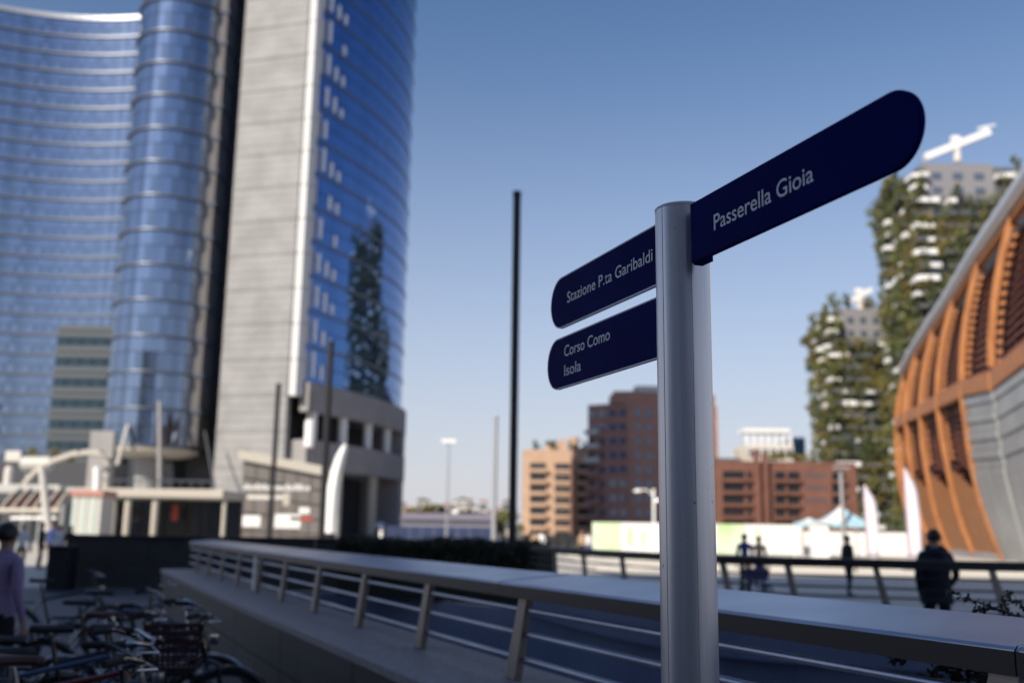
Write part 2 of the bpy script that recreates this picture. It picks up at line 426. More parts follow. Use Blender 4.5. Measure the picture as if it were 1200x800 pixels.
# posts every 1.62 m; one stands where the photograph shows the dark post at the right edge
base612 = onz(606, 795, .81); d612 = min(((NP.at(x * .02)[0] - Vector((base612.x, base612.y))).length, x * .02) for x in range(int(L / .02)))[1]
k = -20; posts = []
while True:
    d = d612 + 1.62 * k; k += 1
    if d < .15: continue
    if d > L - .3: break
    posts.append(d)
    p, t = NP.at(d); n = perp(t)
    b = MB()
    lean = .13
    for z0, z1 in ((.812, 1.345 - .06),):
        def ringat(z):
            f = (z - .81) / .5; w = .072 - .020 * f; th = .024
            c = p + n * (.02 + .025 * f) + t * (lean * f)
            return [v3(c + t * i * w + n * j * th, z) for i, j in ((-1, -1), (1, -1), (1, 1), (-1, 1))]
        b.hexa(ringat(z0) + ringat(z1))
    q = b.build("post", M['steel_post'], rail, bevel=.006)
    b = MB()
    for z in (1.205, 1.07, .93):
        f = (z - .81) / .5; c = p + n * .045 + t * (lean * f)
        b.tube([v3(c - t * .055, z), v3(c + t * .055, z)], .022, 10)
    b.build("rod_collar", M['steel_post'], q, smooth=True)
# narrow white upright bar on the railing
pd = min(posts, key=lambda d: abs(600 + F * ((v3(NP.at(d)[0], 1.1) - EYEP).dot(RT)) / ((v3(NP.at(d)[0], 1.1) - EYEP).dot(FW)) - 312))
p, t = NP.at(pd); n = perp(t)
b = MB(); c = p - n * .035 + t * .10
b.prism([v3(c + t * (u + .12 * (z - .9)), z) for u, z in ((-.075, .86), (.075, .86), (.075, 1.28), (-.075, 1.28))], v3(-n * .012, 0))
tag(b.build("bar", M['white'], None, bevel=.003), "narrow white plaque fixed upright to a post of the steel railing", "bar")

# ------------------------------------------------------------------ far railing along the other side of the ramp
FP = Path(far)
fr = thing("dark_railing", "dark railing with thin leaning posts across the ramp in front of the plaza walkers", "railing", v3(far[4], .7))
b = MB()
def fstrip(mb, o0, o1, z0, z1):
    rows = []
    for i, p in enumerate(far):
        t = (far[min(i + 1, len(far) - 1)] - far[max(i - 1, 0)]).normalized(); n = Vector((t.y, -t.x))  # towards the camera
        rows.append([v3(p + n * o0, z0), v3(p + n * o1, z0), v3(p + n * o1, z1), v3(p + n * o0, z1)])
    mb.add([q for r in rows for q in r], [(i * 4 + j, i * 4 + (j + 1) % 4, (i + 1) * 4 + (j + 1) % 4, (i + 1) * 4 + j) for i in range(len(rows) - 1) for j in range(4)] + [(0, 1, 2, 3), tuple(range(len(rows) * 4 - 4, len(rows) * 4))[::-1]])
fstrip(b, -.28, .04, RAILZ - .115, RAILZ); b.build("top_rail", M['dark_steel'], fr, bevel=.008)
for z in (1.12, .98, .86):
    b = MB(); b.tube([v3(p, z) for p in far], .014, 8); b.build("rod", M['dark_steel'], fr, smooth=True)
for px in (650, 684, 729, 786, 848, 924, 1026, 1162, 1310, 1480):
    best = min(range(0, int(FP.l[-1] / .03)), key=lambda q: abs(600 + F * ((v3(FP.at(q * .03)[0], 1.2) - EYEP).dot(RT)) / ((v3(FP.at(q * .03)[0], 1.2) - EYEP).dot(FW)) - px))
    p, t = FP.at(best * .03); n = Vector((t.y, -t.x))
    b = MB()
    rg = lambda z, f, w: [v3(p + n * (j * .03) + t * (f + i * w), z) for i, j in ((-1, -1), (1, -1), (1, 1), (-1, 1))]
    b.hexa(rg(.70, .13, .055) + rg(1.24, 0, .04))
    b.build("post", M['steel_post'], fr, bevel=.005)
# kerb wall carrying it
fw = MB()
fstrip(fw, -.30, .20, -.02, .70)
tag(fw.build("ramp_kerb_wall", M['pit'], None), "pale low wall under the dark railing on the far side of the ramp", "wall")

# ------------------------------------------------------------------ dark cross wall, hedge
b = MB()
dw = thing("dark_stone_wall", "long dark stone wall closing the far end of the bicycle yard", "wall", gp(200, 27, 0))
wp = [(82, 27.3), (225, 26.9), (420, 27.6), (625, 24.6)]
wq = [Vector((gx(x, y, 1), y)) for x, y in wp]
Wp = Path(wq); d = 0
while d < Wp.l[-1] - .2:
    e = min(d + 2.2, Wp.l[-1]); (a, t), (c, _) = Wp.at(d + .006), Wp.at(e - .006); n = Vector((-t.y, t.x))
    for z0, z1 in ((.0, .655), (.667, 1.30)):
        b = MB(); b.hexa([v3(a, z0), v3(c, z0), v3(c + n * .35, z0), v3(a + n * .35, z0), v3(a, z1), v3(c, z1), v3(c + n * .35, z1), v3(a + n * .35, z1)])
        b.build("panel", M['dark_stone'], dw, bevel=.005)
    b = MB(); n2 = n * .42; m2 = n * -.04
    b.hexa([v3(a + m2, 1.304), v3(c + m2, 1.304), v3(c + n2, 1.304), v3(a + n2, 1.304), v3(a + m2, 1.40), v3(c + m2, 1.40), v3(c + n2, 1.40), v3(a + n2, 1.40)])
    b.build("coping_stone", M['dark_steel'], dw, bevel=.008)
    d = e
# bin at the wall's left end
p = gp(70, 26.4); b = MB(); b.box(p + Vector((0, 0, .52)), (.56, .56, 1.04)); 
bn = thing("litter_bin", "tall dark square litter bin at the left end of the dark stone wall", "bin", p)
b.build("body", M['black'], bn, bevel=.03)
b = MB(); b.box(p + Vector((0, 0, 1.085)), (.62, .62, .08)); b.build("lid", M['dark_steel'], bn, bevel=.03)

def leaves(mb, n, sampler, size, rng, m=0):
    for _ in range(n):
        c, s = sampler(), size * rng.uniform(.6, 1.4)
        a = Vector((rng.gauss(0, 1), rng.gauss(0, 1), rng.gauss(0, 1))).normalized(); u = a.orthogonal().normalized(); q = a.cross(u)
        mb.add([c - u * s, c + q * s * .5, c + u * s, c - q * s * .5], [(0, 1, 2, 3)], m)

hd = thing("clipped_hedge", "long dark clipped hedge behind the steel railing", "hedge", gp(520, 24.5, .6))
b = MB(); rg = random.Random(3)
hp = Path([Vector((gx(x, y, 1.2), y)) for x, y in ((395, 25.9), (520, 24.2), (628, 22.9))])
hl = hp.l[-1]
def hs():
    d = rg.uniform(0, hl); p, t = hp.at(d); n = Vector((-t.y, t.x))
    f = rg.random()
    top = 1.36 + .05 * math.sin(d * 2.3) + .05 * math.sin(d * 5.1)
    if f < .45: return v3(p + n * rg.uniform(0, .9), top + rg.gauss(0, .04))
    return v3(p + n * rg.gauss(0, .04), rg.uniform(.55, top))
leaves(b, 5200, hs, .05, rg)
b.build("foliage", M['hedge'], hd, kind="stuff", fix=False)
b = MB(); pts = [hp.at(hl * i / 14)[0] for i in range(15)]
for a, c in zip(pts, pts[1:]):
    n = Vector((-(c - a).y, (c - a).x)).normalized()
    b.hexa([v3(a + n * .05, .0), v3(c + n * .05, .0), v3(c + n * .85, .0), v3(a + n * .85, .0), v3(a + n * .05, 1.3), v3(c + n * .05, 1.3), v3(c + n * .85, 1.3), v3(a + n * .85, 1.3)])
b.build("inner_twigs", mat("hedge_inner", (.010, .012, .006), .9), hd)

# ------------------------------------------------------------------ signpost
PX, PY = gx(801, 2.5, 2.2), 2.5
PC = Vector((PX, PY, 0))
SU = Vector((.358, -.934, 0)); SN = Vector((-.934, -.358, 0))
ztop = at(801, 236, 2.433).z
PR = .0690
sg = thing("signpost", "round brushed aluminium post carrying three dark blue direction signs", "signpost", PC)
b = MB()
gro = [rad(a) for a in (-146, -82, 30, 110, 165)]      # vertical seams of the extrusion, seen as thin recessed lines
angs = sorted([2 * math.pi * i / 72 - math.pi for i in range(72)] + [g + e for g in gro for e in (-.022, -.014, .014, .022)])
ring = []
for a in angs:
    r = PR
    for g in gro:
        if abs(a - g) < .016: r = PR - .002
    ring.append(PC + Vector((math.cos(a) * r, math.sin(a) * r, 0)))
b.prism(ring, (0, 0, ztop - .006)); b.build("pole", M['alu'], sg, smooth=True)
b = MB(); b.lathe(PC, [(PR + .001, ztop - .0055), (PR + .001, ztop - .001), (PR - .003, ztop + .002)], 64); b.build("cap", M['cap_and_lit_edge'], sg, smooth=True)
b = MB(); b.lathe(PC, [(.15, .0), (.15, .012), (.075, .014), (.075, .05)], 32); b.build("base_flange", M['alu'], sg, smooth=True)

def plate(u0, u1, z0, z1, e, tip, rim, th=.012, label=None):
    """sign plate in the vertical plane through the post; tip = +1 rounds the near end, -1 the far end"""
    h = (z1 - z0) / 2; zc = (z0 + z1) / 2
    def outline(g):
        pts = []; a0, a1 = (u0 - g * (tip < 0), u1 + g * (tip > 0)); H = h + g; N = 22
        rr = H * 1.0
        if tip > 0:
            pts += [(a0, zc - H)]
            pts += [(a1 - rr + rr * math.sin(math.pi * i / N), zc - H * math.cos(math.pi * i / N)) for i in range(N + 1)]
            pts += [(a0, zc + H)]
        else:
            pts += [(a1, zc + H)]
            pts += [(a0 + rr - rr * math.sin(math.pi * i / N), zc + H * math.cos(math.pi * i / N)) for i in range(N + 1)]
            pts += [(a1, zc - H)]
        return pts
    P3 = lambda u, z, n: PC + SU * u + SN * (e + n) + Vector((0, 0, z))
    b = MB(); b.prism([P3(u, z, th / 2) for u, z in outline(0)], -SN * th)
    pl = b.build("sign_plate", M['navy'], sg, label=label)
    gg = .0042 if rim else .0015  # pale rim paints the light caught along the plate's edge
    b = MB(); b.prism([P3(u, z, th / 2 + (-.0012 if not rim else -.0006)) for u, z in outline(gg)], -SN * (th - .0012))
    b.build("plate_edge", M['cap_and_lit_edge'] if rim else M['navy'], pl)
    return P3
def lettering(txt, u, z, e, hcap, wid, parent_name="sign_plate"):
    cu = bpy.data.curves.new("lettering", 'FONT'); cu.body = txt; cu.size = 1; cu.extrude = .0; cu.offset = .006; cu.resolution_u = 6
    ob = bpy.data.objects.new("lettering", cu); C.objects.link(ob)
    dg = bpy.context.evaluated_depsgraph_get(); me = bpy.data.meshes.new_from_object(ob.evaluated_get(dg))
    bpy.data.objects.remove(ob)
    xs = [v.co.x for v in me.vertices]; x0, x1 = min(xs), max(xs)
    caps = max(v.co.y for v in me.vertices if True)
    sx, sy = wid / (x1 - x0), hcap / .72
    base = PC + SU * u + Vector((0, 0, z)) + SN * e
    for v in me.vertices:
        v.co = base + SU * ((v.co.x - x0) * sx) + Vector((0, 0, v.co.y * sy)) - PC
    me.materials.clear(); me.materials.append(M['letter']); me.name = "lettering"
    o = bpy.data.objects.new("lettering", me); C.objects.link(o); o['kind'] = 'stuff'; o.parent = [c for c in sg.children if c.name.startswith("sign_plate")][-1]
    return o
def uz(px, py, e):            # plate coordinates of the point of the plate's face seen at a pixel
    d = ray(px, py); q = PC + SN * e; t = (q - EYEP).dot(SN) / d.dot(SN); X = EYEP + d * t
    return (X - PC).dot(SU), X.z
e1 = .034; face1 = e1 + .006
ua, zt = uz(809, 240, face1); ub, zb = uz(811, 307.5, face1); uc, _ = uz(1079, 160, face1)
Zr = (zb, zt)
plate(ua, uc, zb, zt, e1, +1, False, label="right hand sign plate pointing towards the viewer")
tu, tz = uz(837, 270, face1); tu2, tz2 = uz(954, 220, face1)
lettering("Passerella Gioia", tu, tz - .000, face1 + .0008, .040, tu2 - tu)
b = MB(); cc = PC + SU * (ua + .012) + SN * (e1 - .020); b.box(cc + Vector((0, 0, (zb + zt) / 2)), (.050, .027, zt - zb + .004), (SU.x, SU.y)); b.build("bracket", M['navy'], sg, bevel=.002)
e2 = 0.0; face2 = e2 + .006
uL, _ = uz(646, 358, face2); _, zt2 = uz(768, 264.5, face2); _, zb2 = uz(768, 333, face2)
plate(uL, -.05, zb2, zt2, e2, -1, True, label="upper of the two sign plates on the far side of the post")
tu, tz = uz(665, 355, face2); tu2, _ = uz(765, 305, face2)
lettering("Stazione P.ta Garibaldi", tu, tz, face2 + .0008, .037, tu2 - tu)
uL, _ = uz(642, 427, face2); _, zt3 = uz(769, 349.5, face2); _, zb3 = uz(769, 418.5, face2)
plate(uL, -.05, zb3, zt3, e2, -1, True, label="lower of the two sign plates on the far side of the post")
tu, tz = uz(661.5, 418, face2); tu2, _ = uz(715, 396, face2)
lettering("Corso Como", tu, tz, face2 + .0008, .037, tu2 - tu)
tu3, tz3 = uz(661.5, 440.5, face2); tu4, _ = uz(681, 436, face2)
lettering("Isola", tu3, tz3, face2 + .0008, .037, tu4 - tu3)

# ------------------------------------------------------------------ office tower
tw = thing("office_tower", "tall office tower with a round glass shaft, pale concrete slab and bowed blue glass front", "tower", gp(330, 128))
TOPZ = 118.0
FLH = 4.55
def gxy(px, py, Y):
    p = at(px, py, Y); return Vector((p.x, p.y))
# bowed glass front
RC = 41.6                                  # metres of front per radian of the running parameter
P0 = gxy(358, 300, 122.0); us = gxy(477, 300, 100).normalized()
TH0 = rad(-38)
THS = math.atan2(us.x * -1, us.y) * 1.0     # normal direction where the front turns out of sight
def front_curve(L, step=.25):
    """the front is nearly flat at first and turns ever faster; returns points and normals every step metres"""
    pts, nrm, p, s_ = [], [], P0.copy(), 0.0
    while s_ < L + 34:
        u = s_ / L
        th = rad(-28.5 + 20 * u) + (THS - rad(-8.5)) * u ** 5 if u <= 1 else THS + (s_ - L) / 17.0
        pts.append(p.copy()); nrm.append(Vector((math.cos(th), math.sin(th))))
        p = p + Vector((-math.sin(th), math.cos(th))) * step; s_ += step
    return pts, nrm
lo, hi = 15.0, 60.0
for _ in range(40):
    L_ = (lo + hi) / 2; q, _n = front_curve(L_); e = q[int(L_ / .25)]
    if e.x * us.y - e.y * us.x < 0: lo = L_
    else: hi = L_
FCP, FCN = front_curve(L_)
def arc(th, r=None):
    k = max(0.0, (th - TH0) * RC / .25); i = min(int(k), len(FCP) - 2); f = min(k - i, 1.0)
    p = FCP[i].lerp(FCP[i + 1], f); n = FCN[i].lerp(FCN[i + 1], f)
    return p + n * ((RC if r is None else r) - RC)
TH1 = TH0 + (L_ + 26) / RC
PODZ = 19.4
THE = TH0 + L_ / RC
def glazing_floor(mb, f, n, z0, z1, rng, tilt, m=0):
    """n separate panes between parameter values; f(k) gives the plan point"""
    for i in range(n):
        a, c = f(i / n), f((i + 1) / n)
        d = Vector((c.y - a.y, a.x - c.x)).normalized(); j = [rng.gauss(0, tilt) for _ in range(4)]
        g = (c - a) * .012
        mb.quad(v3(a + g + d * j[0], z0), v3(c - g + d * j[1], z0), v3(c - g + d * j[2], z1), v3(a + g + d * j[3], z1), m)
rg = random.Random(21)
nf = int((TOPZ - PODZ) / FLH)
for k in range(nf):
    z = PODZ + k * FLH
    b = MB(); glazing_floor(b, lambda u: arc(TH0 + (TH1 - TH0) * u), 44, z + .34, z + 2.35, rg, .006)
    glazing_floor(b, lambda u: arc(TH0 + (TH1 - TH0) * u), 44, z + 2.45, z + FLH, rg, .006)
    g = b.build("glazing", M['glass'], tw, fix=False)
    b = MB(); N = 30
    for i in range(N):
        a, c = TH0 + (TH1 - TH0) * i / N, TH0 + (TH1 - TH0) * (i + 1) / N
        pa, pc, qa, qc = arc(a, RC - .05), arc(c, RC - .05), arc(a, RC + .10), arc(c, RC + .10)
        b.add([v3(pa, z), v3(qa, z), v3(qc, z), v3(pc, z), v3(pa, z + .33), v3(qa, z + .33), v3(qc, z + .33), v3(pc, z + .33)], [(0, 1, 2, 3), (7, 6, 5, 4), (1, 5, 6, 2)])
    b.build("spandrel", M['spandrel'], tw)
for k in range(nf):  # white blades stand in for bright reflections on the glass
    z = PODZ + k * FLH
    for i, (da, h0, h1) in enumerate(((1.0, .5, 4.3), (3.0, .9, 4.2), (5.4, .7, 3.1), (7.6, .6, 2.2))):
        if rg.random() < .12: continue
        a = TH0 + rad(da); p, q = arc(a, RC + .13), arc(a + rad(.9), RC + .13)
        p2, q2 = arc(a, RC + .02), arc(a + rad(.9), RC + .02)
        b = MB(); b.hexa([v3(e, zz) for zz in (z + h0, z + h1 * rg.uniform(.8, 1)) for e in (p, q, q2, p2)]); b.build("glint_blade", M['white'] if i else M['cream'], tw)
# body behind the glass
SL0, SL1 = gxy(268, 300, 125.2), gxy(346, 300, 122.7)
body = [SL1 + Vector((.3, .8))] + [arc(TH0 + (TH1 - TH0) * i / 16, RC - .4) for i in range(17)] + [Vector((SL0.x - 6, 172)), SL0 + Vector((0, 1.2))]
b = MB(); b.prism([v3(p, 18) for p in body], (0, 0, TOPZ - 18)); b.build("core", M['glass'], tw)
# concrete slab in courses
t = (SL1 - SL0).normalized(); n = Vector((t.y, -t.x))
k = 0; z = 0.0
SW = (SL1 - SL0).length
while z < TOPZ - 1:
    h = 4.1; NP_, NC = 2, 4
    for i in range(NP_):
        for r in range(NC):
            a = SL0 + t * (SW * i / NP_ + .006); c = SL0 + t * (SW * (i + 1) / NP_ - .006); s = rg.uniform(0, .03)
            za, zb = z + h * r / NC + (.035 if r else 0), z + h * (r + 1) / NC
            b = MB(); b.hexa([v3(a - n * 1.0, za), v3(c - n * 1.0, za), v3(c + n * s, za), v3(a + n * s, za), v3(a - n * 1.0, zb), v3(c - n * 1.0, zb), v3(c + n * s, zb), v3(a + n * s, zb)])
            b.build("panel", M['concrete'], tw)
    a, c = SL0, SL1
    b = MB(); b.hexa([v3(q, zz) for zz in (z + h + .06, z + FLH - .06) for q in (a - n * 1.0, c - n * 1.0, c + n * .10, a + n * .10)])
    b.build("string_course", M['concrete'], tw)
    z += FLH; k += 1
# white fin at the slab's right edge
F0, F1 = gxy(347.5, 300, 122.2), gxy(355, 300, 121.5)
tf = (F1 - F0).normalized(); nfv = Vector((tf.y, -tf.x))
zf = at(353, 463, 121.8).z
z = zf; 
while z < TOPZ:
    b = MB(); z1 = min(z + FLH - .12, TOPZ)
    b.hexa([v3(q, zz) for zz in (z, z1) for q in (F0 - nfv * 1.2, F1 - nfv * 1.2, F1, F0)]); b.build("fin", M['fin_white'], tw)
    z += FLH
# window strip between the fin and the glass (small white reveals)
G0, G1 = F1 + Vector((.05, .7)), P0 + Vector((1.2, .25))
# recess between the shaft and the slab, with its ledges
RA, RB = gxy(236, 300, 131), gxy(270, 300, 131)
b = MB(); b.hexa([v3(q, zz) for zz in (0, TOPZ) for q in (RA, RB, RB + Vector((0, 1.5)), RA + Vector((0, 1.5)))]); b.build("recess_wall", M['recess'], tw)  # dark colour puts the shade of the recess into its back wall
V0, V1 = gxy(234, 300, 124.6), gxy(246, 300, 124.9)
z = 11.5
while z < TOPZ:
    b = MB(); b.hexa([v3(q, zz) for zz in (z, z + FLH - .5) for q in (V0, V1, V1 + Vector((0, 5.5)), V0 + Vector((0, 5.5)))]); b.build("shaft_fin", M['fin_grey'], tw)
    b = MB(); b.hexa([v3(q, zz) for zz in (z + FLH - .49, z + FLH - .01) for q in (V0 + Vector((-.15, -.15)), V1 + Vector((.25, -.15)), V1 + Vector((.25, 5.5)), V0 + Vector((-.15, 5.5)))]); b.build("ledge", M['spandrel'], tw)
    z += FLH
# round glass shaft
CYC = gxy(195, 300, 127.0); CYR = 5.75
zc0 = at(190, 524, 122).z
zz0 = zc0; k = 0
def cyl(u): a = rad(150) + rad(260) * u; return CYC + Vector((math.cos(a), math.sin(a))) * CYR
while zz0 < TOPZ:
    b = MB(); glazing_floor(b, cyl, 30, zz0 + .35, zz0 + 2.6, rg, .008); glazing_floor(b, cyl, 30, zz0 + 2.68, zz0 + FLH, rg, .008)
    b.build("glazing", M['glass_pale'], tw, fix=False)
    b = MB(); b.lathe(v3(CYC, zz0), [(CYR - .1, 0), (CYR + .28, .02), (CYR + .32, .14), (CYR + .28, .28), (CYR - .1, .32)], 40); b.build("ledge", M['spandrel'], tw, smooth=True)
    zz0 += FLH
b = MB(); b.lathe(v3(CYC, zc0), [(CYR - .25, .3), (CYR - .25, TOPZ - zc0)], 32); b.build("shaft_core", mat("shaft_interior", (.05, .06, .08), .6), tw)
b = MB(); b.lathe(v3(CYC, zc0 - .9), [(CYR - 1.6, 0), (CYR + .1, .5), (CYR + .2, .88)], 40); b.build("soffit", M['cream'], tw, smooth=True)
b = MB(); b.lathe(v3(CYC, 0), [(2.2, 0), (1.5, zc0 * .5), (2.0, zc0 - .9)], 28); b.build("trunk_column", M['concrete'], tw, smooth=True)
for (x0, y0), (x1, y1), Y0, Y1 in (((128, 580), (150, 498), 117, 120.9), ((187, 612), (187, 470), 118.5, 121.0), ((252, 575), (240, 505), 119, 122.0)):
    b = MB(); b.tube([at(x0, y0, Y0), at(x1, y1, Y1)], [.28, .22] if x0 < 200 else [.14, .12], 12); b.build("strut", M['cream'] if x0 < 150 else (M['concrete_grey'] if x0 < 200 else M['recess']), tw, smooth=True)
# lower glass lobby behind the struts
LB0, LB1 = gxy(150, 560, 133), gxy(262, 560, 131)
b = MB(); b.hexa([v3(q, zz) for zz in (0, 10.5) for q in (LB0, LB1, LB1 + Vector((0, 3)), LB0 + Vector((0, 3)))]); b.build("lobby_wall", M['glass_dark'], tw)
# podium: stone bands, loggia, tall openings with pillars
def arcband(name, r0, r1, z0, z1, m, a0=TH0 + rad(1.6), a1=TH0 + 1.5, N=36):
    b = MB(); prev = None
    for i in range(N + 1):
        a = a0 + (a1 - a0) * i / N; cur = [v3(arc(a, r0), z0), v3(arc(a, r1), z0), v3(arc(a, r1), z1), v3(arc(a, r0), z1)]
        if prev: b.add(prev + cur, [(0, 4, 5, 1), (1, 5, 6, 2), (2, 6, 7, 3), (3, 7, 4, 0)] + ([(0, 1, 2, 3)] if i == 1 else []) + ([(4, 7, 6, 5)] if i == N else []))
        prev = cur
    return b.build(name, m, tw, smooth=True)
arcband("parapet_band", RC - .6, RC + .75, 15.9, PODZ + .1, M['concrete_grey'])
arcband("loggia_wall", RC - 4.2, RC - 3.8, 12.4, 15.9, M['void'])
arcband("stone_band", RC - 3.8, RC + .75, 8.8, 12.4, M['concrete_grey'])
arcband("lobby_glazing", RC - 5.4, RC - 5.0, 0, 8.8, M['glass_dark'])
rg2 = random.Random(5)
for i in range(6):
    a = TH0 + rad(4.5 + i * 9.4)
    b = MB(); b.lathe(v3(arc(a, RC - .2), 12.4), [(.62, 0), (.62, 3.5)], 16); b.build("loggia_column", M['white'], tw, smooth=True)
for a in (TH0 + rad(1.9), TH0 + rad(13), TH0 + rad(26.5)):
    b = MB(); b.lathe(v3(arc(a, RC - .3), 0), [(.72, 0), (.72, 8.8)], 20); b.build("pillar", M['cream'], tw, smooth=True)
b = MB(); a0, a1 = THE - rad(8), THE + rad(16)
b.prism([v3(arc(x, r), 0) for x, r in ((a0, RC - 5), (a0, RC + .72), (THE - rad(3), RC + .72), (THE + rad(3), RC + .72), (THE + rad(9), RC + .72), (a1, RC + .72), (a1, RC - 5))], (0, 0, 8.79)); b.build("end_pier", M['concrete_grey'], tw)
b = MB(); b.prism([v3(arc(x, r), 12.41) for x, r in ((THE - rad(6), RC - 3.7), (THE - rad(6), RC + .70), (THE - rad(2), RC + .70), (THE + rad(3), RC + .70), (THE + rad(9), RC + .70), (a1, RC + .70), (a1, RC - 3.7))], (0, 0, 3.48)); b.build("end_pier", M['concrete_grey'], tw)
# dark void between the slab's foot and the podium
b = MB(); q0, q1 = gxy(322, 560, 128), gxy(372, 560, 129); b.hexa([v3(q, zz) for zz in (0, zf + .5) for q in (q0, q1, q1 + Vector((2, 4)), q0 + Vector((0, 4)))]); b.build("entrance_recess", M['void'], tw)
lp = at(363, 508, 120.5)
b = MB(); b.lathe(lp + Vector((0, 0, -1.7)), [(.3, 0), (.62, .15), (.62, 3.2), (.3, 3.4)], 16); b.build("lantern", M['white'], tw, smooth=True)
b = MB(); b.tube([lp + Vector((0, 0, 1.6)), Vector((lp.x, lp.y, zf + .2))], .12, 6); b.build("lantern_rod", M['dark_steel'], tw)

# ------------------------------------------------------------------ curved wing building (concave glass)
wg = thing("curved_glass_building", "wide concave blue glass office building behind the round glass shaft", "building", gp(80, 184))
A0, A1, A2 = gxy(0, 300, 179.0), gxy(82, 300, 181.0), gxy(162, 300, 179.4)
def circ(a, b_, c):
    ax, ay, bx, by, cx, cy = a.x, a.y, b_.x, b_.y, c.x, c.y
    d = 2 * (ax * (by - cy) + bx * (cy - ay) + cx * (ay - by))
    ux = ((ax * ax + ay * ay) * (by - cy) + (bx * bx + by * by) * (cy - ay) + (cx * cx + cy * cy) * (ay - by)) / d
    uy = ((ax * ax + ay * ay) * (cx - bx) + (bx * bx + by * by) * (ax - cx) + (cx * cx + cy * cy) * (bx - ax)) / d
    return Vector((ux, uy)), (Vector((ux, uy)) - a).length
WC, WR = circ(A0, A1, A2)
aa0 = math.atan2(A0.y - WC.y, A0.x - WC.x) + rad(9); aa1 = math.atan2(A2.y - WC.y, A2.x - WC.x) - rad(2.5)
def wing(u, r=None): a = aa0 + (aa1 - aa0) * u; return WC + Vector((math.cos(a), math.sin(a))) * (r or WR)
WT = at(82, 24, 181).z; WF = 3.72
nfl = int(WT / WF); zb0 = WT - nfl * WF
for k in range(nfl):
    z = zb0 + k * WF
    if z < 5: continue
    b = MB(); glazing_floor(b, wing, 40, z + .42, z + 1.9, rg, .007); glazing_floor(b, wing, 40, z + 1.96, z + WF, rg, .007)
    b.build("glazing", M['glass_pale'], wg, fix=False)
    b = MB(); N = 24
    for i in range(N):
        p, q, p2, q2 = wing(i / N, WR - .35), wing((i + 1) / N, WR - .35), wing(i / N, WR + .1), wing((i + 1) / N, WR + .1)
        b.add([v3(p, z), v3(q, z), v3(q2, z), v3(p2, z), v3(p, z + .4), v3(q, z + .4), v3(q2, z + .4), v3(p2, z + .4)], [(0, 1, 2, 3), (4, 5, 6, 7), (0, 1, 5, 4)])
    b.build("ledge", M['spandrel'], wg)
b = MB(); ring = [v3(wing(i / 20, WR + .5), 0) for i in range(21)] + [v3(wing(1, WR + 16), 0), v3(wing(0, WR + 16), 0)]
b.prism(ring, (0, 0, WT)); b.build("core", M['recess'], wg)
b = MB(); ring = [v3(wing(i / 20, WR - .3), WT) for i in range(21)] + [v3(wing(i / 20, WR + .6), WT) for i in range(20, -1, -1)]
b.prism(ring, (0, 0, .9)); b.build("roof_edge", M['spandrel_pale'], wg)

# banded block built in place of a reflection in the curved glass
sb = thing("striped_reflection_block", "block of pale bands and teal windows standing in for a reflection beside the shaft", "building", gp(95, 160))
S0, S1 = gxy(61, 450, 160), gxy(150, 450, 160)
zt_ = at(95, 381, 160).z
b = MB(); b.hexa([v3(q, zz) for zz in (0, zt_ - .3) for q in (S0 + Vector((.3, .3)), S1 + Vector((0, .3)), S1 + Vector((0, 9)), S0 + Vector((.3, 9)))]); b.build("wall", M['recess'], sb)
z = zt_; M['teal'] = mat("dark_teal_glass", (.03, .055, .075), .08, .3); M['band'] = mat("pale_grey_band", (.060, .074, .088), .6)
while z > 3:
    for z0, z1 in ((z - .95, z), (z - 1.95, z - 1.12)):
        b = MB(); b.hexa([v3(q, zz) for zz in (z0, z1) for q in (S0, S1, S1 + Vector((0, 2)), S0 + Vector((0, 2)))]); b.build("band", M['band'], sb)
    for i in range(6):
        u0, u1 = S0 + (S1 - S0) * (i / 6 + .006), S0 + (S1 - S0) * ((i + 1) / 6 - .006)
        b = MB(); b.hexa([v3(q, zz) for zz in (z - 3.39, z - 1.96) for q in (u0 + Vector((0, .12)), u1 + Vector((0, .12)), u1 + Vector((0, .29)), u0 + Vector((0, .29)))]); b.build("window", M['teal'], sb)
    z -= 3.4

# ------------------------------------------------------------------ unseen block set behind the camera to cast shade over the foreground
bk = thing("unseen_shade_block", "unseen banded block set behind the viewer to shade the near plaza", "building", (-38, -22, 0))
SHY, SHH = -9.5, 45.0
b = MB(); b.span((-85, SHY - 26, 0), (8, SHY - .4, SHH)); b.build("wall", M['glass_pale'], bk)  # mirror glass and pale bands picked to throw sky light on the post
for k in range(11):
    z = k * 4.0
    b = MB(); b.span((-85.3, SHY - 26.3, z + 2.4), (8.3, SHY, z + 4.0)); b.build("band", M['pale_wall'], bk)

